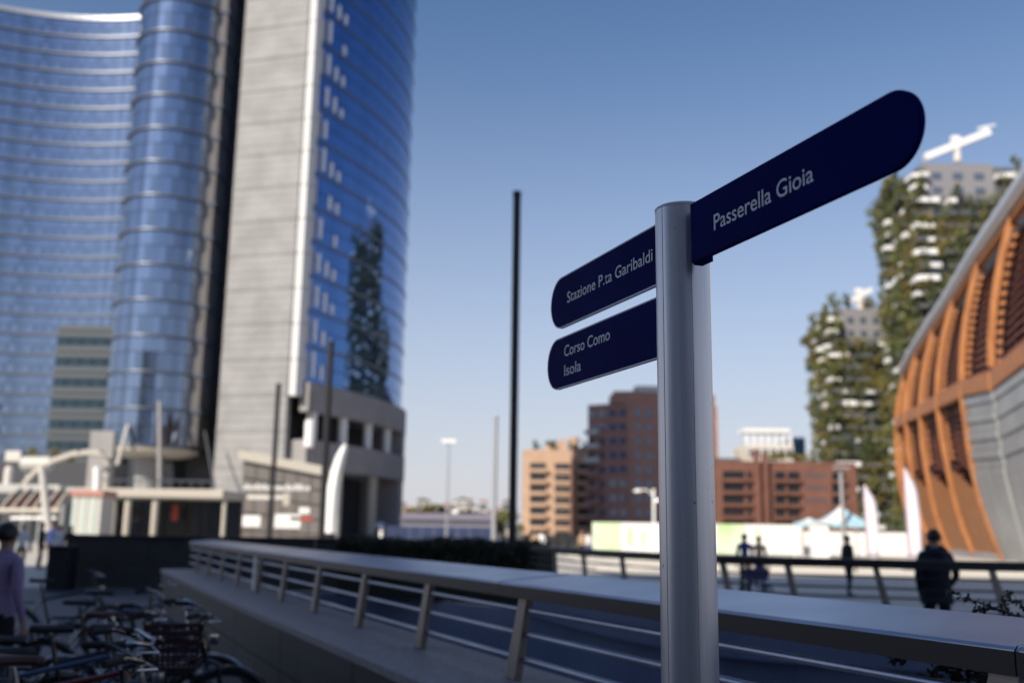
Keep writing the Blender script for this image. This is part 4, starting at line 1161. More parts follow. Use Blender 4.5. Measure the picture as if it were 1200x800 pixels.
def flag(label, px0, pxt, y0, y1, Y, wpx):
    base = gp(px0, Y); z1 = at(pxt, y1, Y).z; z0 = at(px0, y0, Y).z; wd = wpx * Y / F
    t_ = thing("feather_flag", label, "flag", base, "feather flags by the pavilion")
    b = MB(); b.tube([base, base + Vector((-.02, 0, z1 * .6)), base + Vector((-.03, 0, z1))], [.05, .035, .02], 6); b.build("pole", M['grey_pole'], t_)
    b = MB(); rows = []
    for i in range(13):
        u = i / 12; z = z0 + (z1 - z0) * u; w_ = wd * (1 if u < .7 else max(.12, 1 - ((u - .7) / .3) ** 2))
        rows.append([base + Vector((x * w_, .10 * math.sin(3 * x + 4 * u), z)) for x in (0, .3, .6, 1)])
    b.grid(rows); n0 = len(b.f)
    b.m = [1 if (i % 3 == 0) else 0 for i in range(n0)]
    o = b.build("banner", [M['pale_lilac'], M['pink']], t_, smooth='all')
    sm = o.modifiers.new("thickness", 'SOLIDIFY'); sm.thickness = .01
    b = MB(); b.lathe(base, [(.35, 0), (.35, .08), (.06, .12)], 12); b.build("foot", M['dark_steel'], t_)
flag("white feather flag with pink edge nearer the tents", 1017, 1017, 652, 568, 58, 14)
flag("taller white feather flag with pink edge against the pavilion's timber", 1066, 1064, 654, 548, 52, 15)

# ------------------------------------------------------------------ lamp posts and poles
def pole(name, label, cat, px, py, Y, w, m, group=None, taper=1.0):
    top = at(px, py, Y); base = Vector((top.x, Y, 0))
    t_ = thing(name, label, cat, base, group)
    b = MB(); b.tube([base, base + Vector((0, 0, top.z))], [w / 2, w / 2 * taper], 12); b.build("shaft", m, t_, smooth=True)
    b = MB(); b.lathe(base, [(w * 1.1, 0), (w * 1.1, .03), (w * .65, .05), (w * .65, .35)], 12); b.build("base", m, t_, smooth=True)
    b = MB(); b.lathe(base, [(w / 2 + .006, top.z - .12), (w / 2 + .012, top.z - .02), (w / 2, top.z + .03)], 12); b.build("cap", m, t_, smooth=True)
    return t_, base, top
pole("lamp_post", "tallest plain black lamp post standing at the right end of the hedge", "lamp post", 606, 226, 23.8, .20, M['black'], "plain black lamp posts")
pole("lamp_post", "black lamp post in front of the bowed glass facade beside the white blade", "lamp post", 388, 400, 41, .27, M['black'], "plain black lamp posts")
pole("lamp_post", "black lamp post in front of the glass shop at the concrete slab's foot", "lamp post", 326.5, 450, 53, .26, M['black'], "plain black lamp posts")
pole("steel_pole", "thin plain grey pole just left of the tallest black lamp post", "pole", 581, 488, 68, .36, M['grey_pole'], None, .8)
t_, bs, tp = pole("floodlight_mast", "slim white floodlight mast in front of the far city houses", "mast", 526, 518, 92, .22, M['grey_pole'], None, .7)
b = MB(); b.box(tp + Vector((0, 0, .1)), (1.3, .5, .3)); b.build("lamp_head", M['white'], t_)
t_, bs, tp = pole("street_lamp", "white street lamp with two drooping heads in front of the brick tower", "street lamp", 766, 573, 78, .20, M['white'])
for s, hz in ((-1, .0), (.35, -.7)):
    b = MB(); b.tube([tp + Vector((0, 0, -.5 + hz)), tp + Vector((s * .5, -.1, -.08 + hz)), tp + Vector((s * 1.2, -.1, -.05 + hz))], .06, 6); b.build("arm", M['white'], t_)
    b = MB(); b.lathe(tp + Vector((s * 1.25, -.1, -.22 + hz)), [(.32, 0), (.28, .14), (.08, .24)], 14); b.build("lamp_head", M['white'], t_, smooth=True)
t_, bs, tp = pole("street_lamp", "grey street lamp with a flat head in front of the low brick building", "street lamp", 985, 548, 72, .26, M['grey_pole'])
b = MB(); b.box(tp + Vector((0, -.2, 0)), (1.1, .4, .14)); b.build("lamp_head", M['grey_pole'], t_)
# white blade sculpture
bl = thing("leaning_sculpture", "tall white curved blade leaning in front of the stone podium", "sculpture", gp(386, 58))
prof_px = [(386, 624, 17), (387.5, 600, 16), (390, 575, 15), (394, 553, 14), (399, 535, 12), (403, 525, 9), (405, 519.5, 4)]
b = MB(); rows = []
for x, y, wp_ in prof_px:
    c = at(x, y, 58); wd = wp_ * 58 / F / 2
    rows.append([c + Vector((-wd, 0, 0)), c + Vector((wd * .3, -.22, 0)), c + Vector((wd, .05, 0)), c + Vector((0, .5, 0))])
n = 4; b.add([q for r in rows for q in r], [(i * n + j, i * n + (j + 1) % n, (i + 1) * n + (j + 1) % n, (i + 1) * n + j) for i in range(len(rows) - 1) for j in range(n)] + [(0, 1, 2, 3), tuple(range(len(rows) * 4 - 4, len(rows) * 4))])
b.build("blade", M['white'], bl, bevel=.03)
b = MB(); q = gp(386, 58); b.box(q + Vector((0, .1, .2)), (1.5, 1.0, .4)); b.build("plinth", M['concrete_grey'], bl, bevel=.03)

# ------------------------------------------------------------------ glass shop at the slab's foot
gs = thing("glass_shop", "glass fronted shop with a sloping pale roof at the foot of the concrete slab", "shop", gp(325, 80))
Ys = 80
g = lambda px, py: at(px, py, Ys)
x0, x1 = gx(281, Ys, 3), gx(379, Ys, 3)
zL, zR = g(281, 531).z, g(379, 551).z
b = MB(); b.prism([(x0, Ys + .2, 0), (x1, Ys + .2, 0), (x1, Ys + .2, zR - .5), (x0, Ys + .2, zL - .5)], (0, 6, 0)); b.build("interior", mat("shop_interior", (.20, .16, .13), .7, 0, (.10, .08, .07), .8), gs)
b = MB(); b.prism([(x0 - .3, Ys - .4, zL - .5), (x1 + .3, Ys - .4, zR - .5), (x1 + .3, Ys - .4, zR + .25), (x0 - .3, Ys - .4, zL + .25)], (0, 7, 0)); b.build("roof", M['cream'], gs, bevel=.03)
M['shop_glass'] = mat("shop_window_glass", (.26, .24, .23), .06, .35, island=.25)
nrow = 5
for i in range(6):
    for j in range(nrow):
        fa, fb = i / 6 + .006, (i + 1) / 6 - .006; ha, hb = j / nrow + .01, (j + 1) / nrow - .01
        zt = lambda f: (zL + (zR - zL) * f) - .52
        b = MB(); b.hexa([Vector((x0 + (x1 - x0) * f, Ys + dy, zt(f) * h_)) for h_ in (ha, hb) for f, dy in ((fa, 0), (fb, 0), (fb, .06), (fa, .06))]); b.build("pane", M['shop_glass'], gs)
rgm = random.Random(4); px_ = 285
b = MB()
while px_ < 362:
    wq_ = rgm.choice((2.2, 3.2, 4.0)); hq = rgm.choice((5.0, 5.0, 7.5))
    b.span((gx(px_, Ys, 4), Ys - .06, g(320, 574).z), (gx(px_ + wq_ * .75, Ys, 4), Ys - .01, g(320, 574 - hq).z)); px_ += wq_ + .6
b.build("lettering", M['white'], gs, kind="stuff")
for a, c, y0, y1, mm in ((283, 305, 604, 617, 'white'), (322, 352, 602, 618, 'white'), (340, 366, 605, 609, 'red'), (350, 362, 594, 601, 'white'), (283, 330, 580, 585, 'pale_wall'), (330, 338, 577, 592, 'cream')):
    b = MB(); b.span((gx(a, Ys, 2), Ys - .055, g(320, y1).z), (gx(c, Ys, 2), Ys - .012, g(320, y0).z)); b.build("poster", M[mm], gs)

# ------------------------------------------------------------------ canopies and kiosks at the left
Yc = 66
cn = thing("long_canopy", "long flat cream canopy on posts in front of the tower's round glass shaft", "canopy", gp(180, Yc))
za, zb_ = at(180, 583, Yc).z, at(180, 573, Yc).z
b = MB(); b.span((gx(84, Yc, za), Yc - 1, za), (gx(266, Yc, za), Yc + 5, zb_)); b.build("roof", M['cream'], cn, bevel=.06)
for px in (120, 133, 149, 181, 262):
    b = MB(); p = gp(px, Yc); b.tube([p + Vector((0, -.5, 0)), p + Vector((0, -.5, za))], .22 if px in (149, 181) else .14, 10); b.build("post", M['cream'], cn, smooth=True)
b = MB(); b.span((gx(116, Yc, 2), Yc + 3, 0), (gx(268, Yc, 2), Yc + 3.4, za - .05)); b.build("shop_front", M['glass_dark'], cn)
for px in (160, 172, 205, 225, 245):
    b = MB(); x = gx(px, Yc, 2); b.span((x - .05, Yc + 2.85, 0), (x + .05, Yc + 2.98, za - .06)); b.build("mullion", M['recess'], cn)
b = MB(); b.tube([(gx(118, Yc, 4), Yc - .8, zb_ + .55), (gx(255, Yc, 4), Yc - .8, zb_ + .55)], .05, 6); b.build("handrail", M['spandrel'], cn)
for i in range(12):
    x = gx(120 + i * 12, Yc, 4); b = MB(); b.tube([(x, Yc - .8, zb_), (x, Yc - .8, zb_ + .55)], .035, 6); b.build("baluster", M['spandrel'], cn)
b = MB(); q = at(205, 600, Yc + 2); b.lathe(Vector((q.x, q.y, q.z - .55)), [(.2, 0), (.24, .4), (.1, 1.1)], 10)
tag(b.build("red_umbrella", M['red'], None, smooth=True), "closed red umbrella standing in the shade under the long cream canopy", "umbrella")
b = MB(); bp_ = Vector((q.x, q.y, 0)); 
kp = thing("white_striped_kiosk", "tall white kiosk with vertical ribs and a red top band beside the long canopy", "kiosk", gp(99, 60))
Yk = 60; xa, xb = gx(83, Yk, 2), gx(117, Yk, 2); zk = at(99, 581, Yk).z
for i in range(6):
    a, c = xa + (xb - xa) * (i + .06) / 6, xa + (xb - xa) * (i + .94) / 6
    b = MB(); b.span((a, Yk + .04 * (i % 2), 0), (c, Yk + 2, zk)); b.build("panel", M['offwhite'] if i % 2 else M['pale_green'], kp)
b = MB(); b.span((xa - .1, Yk - .1, zk + .003), (xb + .1, Yk + 2.1, zk + .35)); b.build("top_band", mat("faded_red_band", (.42, .20, .17), .6), kp)
b = MB(); b.tube([(gx(108, Yk, 4), Yk + .8, zk + .36), (gx(108, Yk, 5), Yk + .8, at(108, 546, Yk).z)], .26, 10); b.build("mast", M['white'], kp, smooth=True)
# white leaning mast
b = MB(); b.tube([at(57, 622, 56), at(49, 546, 56)], [.24, .20], 12)
tag(b.build("white_mast", M['offwhite'], None, smooth=True), "stout white mast leaning between the left hand canopies", "mast")
# upper flat canopy
uc_ = thing("grey_canopy", "flat pale grey canopy at the far left above the rust coloured awning", "canopy", gp(38, 70))
za, zb_ = at(38, 578, 70).z, at(38, 568, 70).z
b = MB(); b.span((gx(3, 70, za), 69, za), (gx(77, 70, za), 76, zb_)); b.build("roof", mat("pale_grey_canopy", (.42, .42, .41), .6), uc_, bevel=.08)
for px in (9, 70):
    b = MB(); p = gp(px, 70); b.tube([p, p + Vector((0, 0, za))], .16, 8); b.build("post", M['grey_pole'], uc_)
b = MB(); b.lathe(at(9, 568, 70.5), [(.3, 0), (.3, 1.1), (.2, 1.3)], 10); b.build("vent", M['pale_wall'], uc_)
# rust awning with pale ribs
aw = thing("rust_awning", "sloping rust red awning with pale ribs under the grey canopy", "awning", gp(40, 62))
Ya = 62
P = [at(2, 597, Ya), at(66, 597, Ya), at(84, 576, Ya + 4), at(24, 576, Ya + 4)]
b = MB(); b.prism(P, (0, 0, .08)); b.build("sheet", M['rust'], aw)
for i in range(6):
    a, c = P[0].lerp(P[1], i / 5), P[3].lerp(P[2], i / 5); b = MB()
    b.tube([a + Vector((0, 0, .16)), a.lerp(c, .5) + Vector((0, 0, .34)), c + Vector((0, 0, .2))], .12, 6); b.build("rib", M['cream'], aw)
b = MB(); b.tube([P[0] + Vector((-.2, 0, -.05)), P[1] + Vector((.2, 0, -.05))], .16, 8); b.build("front_bar", M['cream'], aw)
b = MB(); b.tube([P[0] + Vector((.6, 0, -.5)), P[1] + Vector((.1, 0, -.5))], .10, 8); b.build("lower_bar", M['white'], aw)
for px in (8, 35, 62):
    b = MB(); p = gp(px, Ya); b.tube([p, Vector((p.x, p.y, P[0].z))], .09, 8); b.build("post", M['dark_steel'], aw)
# arched pergola and white drum behind
pg = thing("arched_pergola", "cream arched pergola of curved ribs rising behind the grey canopy", "pergola", gp(80, 78))
for k in range(2):
    Y = 76 + 3 * k; dy = 5 * k
    pts = [at(x, y - dy * .5, Y) for x, y in ((28, 568), (42, 553), (62, 541), (85, 533), (104, 531), (122, 533))]
    b = MB(); b.tube(pts, .15, 8); b.build("arch_rib", M['cream'], pg, smooth=True)
for i in range(8):
    k = i / 7; q = at(28 + 90 * k, 568 - 37 * math.sin(min(1, k * 1.25) * math.pi / 2), 76); q2 = at(28 + 90 * k, 565.5 - 37 * math.sin(min(1, k * 1.25) * math.pi / 2), 79)
    b = MB(); b.tube([q, q2], .12, 6); b.build("purlin", M['rust'] if i % 2 else M['cream'], pg)
b = MB(); p = gp(118, 77.5); b.tube([p, Vector((p.x, p.y, at(118, 536, 77.5).z))], .25, 8); b.build("post", M['cream'], pg)
b = MB(); a, c = at(27, 543, 84), at(60, 543, 84); b.tube([a, c], .6, 14)
dr = thing("roof_duct", "fat white horizontal roof duct behind the arched pergola", "duct", (a + c) / 2); b.build("duct", M['offwhite'], dr, smooth=True)
for q in (a.lerp(c, .2), a.lerp(c, .8)):
    b = MB(); b.tube([Vector((q.x, q.y, 0)), q + Vector((0, 0, -.8))], .15, 8); b.build("leg", M['grey_pole'], dr)
# dark low block and pale hut at the far left behind them
dk = thing("dark_low_block", "dark low building at the far left behind the canopies", "building", gp(-10, 95))
b = MB(); b.span((gx(-90, 95, 2), 95, 0), (gx(112, 95, 2), 101, at(10, 540, 95).z)); b.build("wall", M['recess'], dk)
b = MB(); b.span((gx(0, 95, 8), 96, at(10, 540, 95).z), (gx(18, 95, 8), 99, at(10, 527, 95).z)); b.build("roof_hut", M['pale_wall'], dk)
b = MB(); b.span((gx(100, 95, 4), 94.8, 2.5), (gx(128, 95, 4), 95.6, at(118, 505, 95).z)); b.build("pale_pier", M['concrete_grey'], dk)
for px in (-20, 8, 40, 75):
    b = MB(); b.span((gx(px, 95, 2), 94.92, .3), (gx(px + 20, 95, 2), 95.02, 3.6)); b.build("window", M['glass_dark'], dk)
for i, px in enumerate((38, 66, 78)):
    k = crown_mesh("planter_shrub", [M['leaf_olive'], M['bark']], 500 + i, .9, .8, 110, .18); k.location = gp(px, 90, at(60, 552, 90).z - .4)
    k.location.z = at(10, 540, 95).z - .02; k.location.y = 95.4 + .2 * i; k.location.x = gx(px, 95.4, 8)
    tag(k, ("olive green shrub at the left of the dark low block's roof edge", "olive green shrub in the middle of the dark low block's roof edge", "olive green shrub at the right of the dark low block's roof edge")[i], "shrub", "shrubs on the dark block's roof")

# ------------------------------------------------------------------ far city between the tower and the lamp post
rgc = random.Random(17)
lab_c = "small far house in the pale jumble of roofs left of the tallest black lamp post"
for i in range(22):
    px = 462 + i * 6.6 + rgc.uniform(-2, 2); Y = rgc.uniform(290, 420); top = at(px, rgc.uniform(584, 603), Y).z; wd = rgc.uniform(7, 14) * Y / F
    X = gx(px, Y, top)
    t_ = thing("far_house", lab_c, "house", Vector((X, Y, 0)), "far city houses")
    wm = rgc.choice(('pale_wall', 'pale_wall', 'pink_wall', 'cream', 'white'))
    b = MB(); b.span((X - wd / 2, Y, 0), (X + wd / 2, Y + 8, top)); b.build("wall", M[wm], t_)
    b = MB(); b.prism([(X - wd / 2 - .4, Y - .4, top), (X + wd / 2 + .4, Y - .4, top), (X, Y - .4, top + wd * .22)], (0, 8.8, 0)); b.build("roof", M[rgc.choice(('tile_red', 'roofgrey', 'roofgrey'))], t_)
    for r in range(3):
        for c in range(2):
            xw = X + (c - .5) * wd * .5; b = MB(); b.span((xw - .6, Y - .06, top - 2.6 - 3 * r), (xw + .6, Y + .02, top - 1.0 - 3 * r)); b.build("window", M['glass_win'], t_)
def tree(name, label, px, Y, ytop, rx, mm, seed, n=900, leaf=.35, group=None):
    base = gp(px, Y); h = at(px, ytop, Y).z
    t_ = thing(name, label, "tree", base, group); rg = random.Random(seed)
    b = MB(); b.tube([base, base + Vector((.1, 0, h * .35)), base + Vector((0, .1, h * .75))], [.25, .18, .06], 7)
    for j in range(5):
        a = rg.uniform(0, 6.28); b.tube([base + Vector((0, 0, h * .35)), base + Vector((math.cos(a) * rx * .6, math.sin(a) * rx * .6, h * .7))], [.1, .03], 5)
    b.build("trunk", M['bark'], t_)
    lobes = [base + Vector((rg.gauss(0, rx * .45), rg.gauss(0, rx * .4), h * rg.uniform(.45, .88))) for _ in range(11)]
    b = MB()
    def smp():
        c = rg.choice(lobes); d = Vector((rg.gauss(0, 1), rg.gauss(0, 1), rg.gauss(0, 1))).normalized() * rg.uniform(.5, 1)
        return c + Vector((d.x * rx * .42, d.y * rx * .42, d.z * h * .14))
    leaves(b, n, smp, leaf, rg); b.build("crown", M[mm], t_, fix=False, kind="stuff")
tree("broadleaf_tree", "sunlit green tree among the far roofs beside the tower's podium", 498, 210, 590, 4.2, 'leaf_olive', 1, 900, .5)
tree("broadleaf_tree", "dark green tree in front of the far roofs left of the thin grey pole", 553, 200, 597, 4.0, 'leaf_dark', 2, 900, .5)
tree("broadleaf_tree", "green tree directly left of the tallest black lamp post's foot", 590, 130, 598, 2.2, 'leaf', 3, 900, .3)
# grey shed + blue site fence
gw = thing("long_grey_shed", "long low grey shed with a sloping roof behind the blue site fence", "shed", gp(535, 125))
b = MB(); b.span((gx(470, 125, 2), 125, 0), (gx(578, 125, 2), 132, at(520, 609, 125).z)); b.build("wall", mat("grey_sheet", (.20, .20, .25), .6), gw)
b = MB(); xa, xb = gx(469, 125, 3), gx(579, 125, 3); z0 = at(520, 609, 125).z
b.prism([(xa, 124.4, z0 + .003), (xa, 132.4, z0 + .003), (xa, 128.5, z0 + .9)], (xb - xa, 0, 0)); b.build("roof", mat("grey_purple_roof", (.22, .20, .24), .6), gw)
bf = thing("blue_site_fence", "dark blue sheet fence across the road behind the hedge", "fence", gp(540, 96))
for i in range(9):
    a, c = 452 + i * 14, 452 + (i + 1) * 14 - .6
    b = MB(); b.span((gx(a, 96, 1), 96, .1), (gx(c, 96, 1), 96.1, at(520, 616.5 + .01 * i, 96).z)); b.build("panel", M['blue_fence'], bf)
um = thing("blue_umbrella", "blue parasol on a white post at the foot of the stone podium", "parasol", gp(446, 75))
b = MB(); p = gp(446, 75); zz = at(446, 611, 75).z; b.lathe(p, [(.55, zz - .35), (.35, zz - .1), (.05, zz)], 12); b.build("canopy", M['blue_fence'], um)
b = MB(); b.tube([p, p + Vector((0, 0, zz - .1))], .14, 8); b.build("post", M['white'], um)
# low black barrier by the tan building
bb_ = thing("black_barrier", "low black barrier fence in front of the tan apartment block", "fence", gp(660, 100))
for i in range(7):
    a = 612 + i * 12; b = MB(); b.span((gx(a, 100, 1), 100, 0), (gx(a + 11.4, 100, 1), 100.1, at(650, 626, 100).z)); b.build("panel", M['black'], bb_)

# ------------------------------------------------------------------ people
def person(label, loc, yaw, top, legs, hair, H=1.75, pose=None, coat=None, build_=1.0, group=None, stride=.0, arms='down', hood=False):
    """one skinned body (clothes coloured by region) with hair and coat as children; faces -Y at yaw 0"""
    s = H / 1.75
    V, E, Rr = [], [], []
    def nv(p, r, par=None):
        V.append(Vector(p) * s); Rr.append(r * s); i = len(V) - 1
        if par is not None: E.append((par, i))
        return i
    pel = nv((0, 0, .96), .135 * build_)
    wai = nv((0, .0, 1.12), .125 * build_, pel); che = nv((0, .01, 1.30), .145 * build_, wai); upc = nv((0, .01, 1.41), .12 * build_, che)
    nk = nv((0, .0, 1.50), .055, upc); jaw = nv((0, -.015, 1.575), .072, nk); hd_ = nv((0, -.005, 1.655), .093, jaw); tp_ = nv((0, .0, 1.72), .062, hd_)
    nose = nv((0, -.105, 1.628), .014, hd_)
    for e in (-1, 1): nv((e * .088, .0, 1.63), .018, hd_)
    for e in (-1, 1):
        sh = nv((e * .175 * build_, .01, 1.42), .068 * build_, upc)
        if arms == 'down': el, wr, pm = (e * .225 * build_, .03, 1.14), (e * .235 * build_, -.05, .90), (e * .235 * build_, -.07, .82)
        elif arms == 'pocket': el, wr, pm = (e * .27 * build_, .05, 1.14), (e * .20 * build_, -.07, .96), (e * .18 * build_, -.09, .90)
        else: el, wr, pm = (e * .22, -.08, 1.16), (e * .20, -.33, 1.06), (e * .20, -.41, 1.05)
        el = nv(el, .05 * build_, sh); wr_ = nv(wr, .03, el); pm_ = nv(pm, .032, wr_)
        d = (Vector(pm) - Vector(wr)).normalized(); side = Vector((0, 1, 0)) if arms != 'push' else Vector((1, 0, 0))
        for q, (off, ln) in enumerate(((-.03, .075), (-.01, .088), (.01, .08), (.028, .062))):
            a = Vector(pm) + d * .035 + side * off; k1 = nv(a, .010, pm_); k2 = nv(a + d * ln * .5 + Vector((-e * .012, 0, 0)), .0085, k1); nv(a + d * ln * .9 + Vector((-e * .035, 0, -.005)), .007, k2)
        th = nv(Vector(pm) + Vector((-e * .01, -.035, .0)), .011, pm_); nv(Vector(pm) + d * .045 + Vector((-e * .02, -.055, 0)), .0085, th)
        st = stride * e
        hp_ = nv((e * .088 * build_, 0, .90), .098 * build_, pel); kn = nv((e * .095, -.02 - st * .5, .50), .062 * build_, hp_); an = nv((e * .095, .03 - st * .9, .10), .042, kn); nv((e * .10, -.13 - st * .9, .045), .042, an)
    me = bpy.data.meshes.new("body"); me.from_pydata(V, E, [])
    ob = bpy.data.objects.new("body", me); C.objects.link(ob)
    sk = ob.modifiers.new("skin", 'SKIN'); sk.branch_smoothing = .6
    for i, v in enumerate(me.skin_vertices[0].data): v.radius = (Rr[i], Rr[i]); v.use_root = (i == 0)
    sb_ = ob.modifiers.new("sub", 'SUBSURF'); sb_.levels = 2; sb_.render_levels = 2
    dg = bpy.context.evaluated_depsgraph_get(); me2 = bpy.data.meshes.new_from_object(ob.evaluated_get(dg))
    bpy.data.objects.remove(ob)
    me2.name = "body"; me2.materials.clear()
    for m_ in (M['skin'], top, legs, M['rubber']): me2.materials.append(m_)
    for p in me2.polygons:
        c = p.center / s; hand = c.z < .99 and abs(c.x) > .17 * build_ and c.z > .70 if arms == 'down' else (c.y < -.36 if arms == 'push' else False)
        p.material_index = 0 if (c.z > 1.51 or hand and c.z < .90) else (3 if c.z < .10 else (2 if (c.z < .95 and not (abs(c.x) > .19 and c.z > .74)) else 1)); p.use_smooth = True
    root = thing("person", label, "person", loc, group)
    o = bpy.data.objects.new("body", me2); C.objects.link(o); o.parent = root
    # hair
    if hair:
        b = MB(); rg = random.Random(int(H * 1000) + len(V)); rows = []
        for i in range(9):
            el_ = rad(-30 + 15 * i); rows.append([])
            for j in range(16):
                a = 2 * math.pi * j / 16
                front = max(0, -math.sin(a)); r = .103 + .006 * math.sin(5 * a + i)
                e2 = el_ if el_ > 0 else el_ * (1 - front * 1.9)
                rows[-1].append(Vector((math.cos(a) * r * math.cos(e2) * .93, math.sin(a) * r * math.cos(e2) + .012, 1.648 + math.sin(e2) * .108)) * s)
        for r in rows: r.append(r[0])
        b.grid(rows)
        me_ = b; bo = MB(); bo.v, bo.f, bo.m = [v + Vector(loc) for v in b.v], b.f, b.m
        bo.build("hair", hair, root, smooth='all')
    if coat:
        zh, mm = coat; b = MB(); prof = [(.19, zh), (.185, zh + .12), (.165, 1.08), (.178, 1.25), (.165, 1.40), (.10, 1.48)]
        bo = MB(); bo.lathe(Vector(loc), [(r * 1.13 * build_ * s, z * s) for r, z in prof], 20, 0, 1.0, .72); bo.build("coat", mm, root, smooth=True)
    if hood:
        bo = MB(); bo.ring(Vector(loc) + Vector((0, .05, 1.47)) * s, (0, .35, .94), .105 * s, .052 * s, 20, 8); bo.build("hood", top, root, smooth=True)
    root.rotation_euler = (0, 0, yaw)
    return root
PI = math.pi
# woman in lilac at the left edge (only her back and shoulder are in frame)
person("person in a lilac jumper and dark trousers standing at the left edge beside the bicycles", gp(-15, 8.7), PI * .88, M['purple_cloth'], M['black_cloth'], M['hair'], 1.66, build_=.98)
person("person with dark hair in a dark hooded jacket walking just beyond the dark railing", gp(1103, 13.9), PI + .15, M['navy_cloth'], M['black_cloth'], M['hair'], 1.76, coat=(.76, M['navy_cloth']), build_=1.06, stride=.12, arms='pocket', hood=True)
person("person in black walking on the plaza below the pointed tent", gp(996, 28), PI * .6, M['black_cloth'], M['navy_cloth'], M['hair'], 1.68, coat=(.86, M['black_cloth']), stride=.10)
person("person in a blue jacket walking in front of the green printed hoarding panel", gp(874, 29), PI, M['blue_cloth'], M['black_cloth'], M['hair'], 1.68, stride=.08)
person("person with light brown hair and a tan top pushing the dark pram on the plaza", gp(891, 30.4), PI * .95, M['tan_cloth'], M['blue_cloth'], M['hair_b'], 1.62, arms='push', stride=.08)
# pram
pr = thing("pram", "dark purple pram being pushed across the shaded plaza", "pram", gp(886, 28.9))
q = gp(886, 28.9); M['pram'] = mat("dark_purple_canvas", (.05, .045, .10), .8)
b = MB(); b.prism([q + Vector((x, -.28, z)) for x, z in ((-.34, .38), (.30, .38), (.36, .72), (-.30, .70), (-.38, .55))], (0, .5, 0)); b.build("seat_body", M['pram'], pr, bevel=.04)
b = MB(); b.ring(q + Vector((-.05, -.03, .66)), (0, 1, 0), .22, .06, 14, 8, 0, -.4, PI * .6); b.build("hood", M['pram'], pr, smooth=True)
for sx, sy in ((-.3, -.26), (.3, -.26), (-.3, .22), (.3, .22)):
    b = MB(); b.ring(q + Vector((sx, sy, .13)), (0, 1, 0), .105, .025, 16, 6); b.build("wheel", M['rubber'], pr, smooth=True)
b = MB(); b.tube([q + Vector((-.3, -.2, .13)), q + Vector((.25, -.2, .6)), q + Vector((.5, -.15, 1.0)), q + Vector((.5, .15, 1.0)), q + Vector((.25, .2, .6)), q + Vector((-.3, .2, .13))], .018, 6); b.build("chassis", M['dark_steel'], pr)
# walkers far off by the canopies and beyond the hedge
for lab, px, Y, yaw, tp_, lg, hr, H in (
    ("person with orange hair and a white top among the crowd at the far left", 22, 34, .4, M['white_cloth'], M['navy_cloth'], M['hair_b'], 1.66),
    ("person in black standing left of the leaning white mast's foot", 45, 38, 2.2, M['black_cloth'], M['black_cloth'], M['hair'], 1.72),
    ("person in a bright blue jacket at the foot of the leaning white mast", 57, 41, -.6, M['blue_cloth'], M['navy_cloth'], M['hair'], 1.74),
    ("person in a pale jacket between the white mast and the ribbed kiosk", 66, 37, 1.2, M['white_cloth'], M['black_cloth'], M['hair_b'], 1.64),
    ("person in dark clothes with light hair nearest the dark wall's left end", 78, 36, 3.0, M['black_cloth'], M['navy_cloth'], M['hair_b'], 1.62),
    ("person with a tan coat at the left end of the dark far railing", 627, 60, .5, M['tan_cloth'], M['navy_cloth'], M['hair'], 1.7),
    ("person in a white shirt in front of the low black barrier", 634, 62, -.4, M['white_cloth'], M['navy_cloth'], M['hair'], 1.72),
    ("person in a rust coloured top left of the printed hoarding", 682, 64, .2, M['tan_cloth'], M['black_cloth'], M['hair_b'], 1.7),
    ("person in a white top at the left end of the printed hoarding", 689, 66, -.7, M['white_cloth'], M['blue_cloth'], M['hair'], 1.68)):
    person(lab, gp(px, Y), yaw, tp_, lg, hr, H, stride=.08)

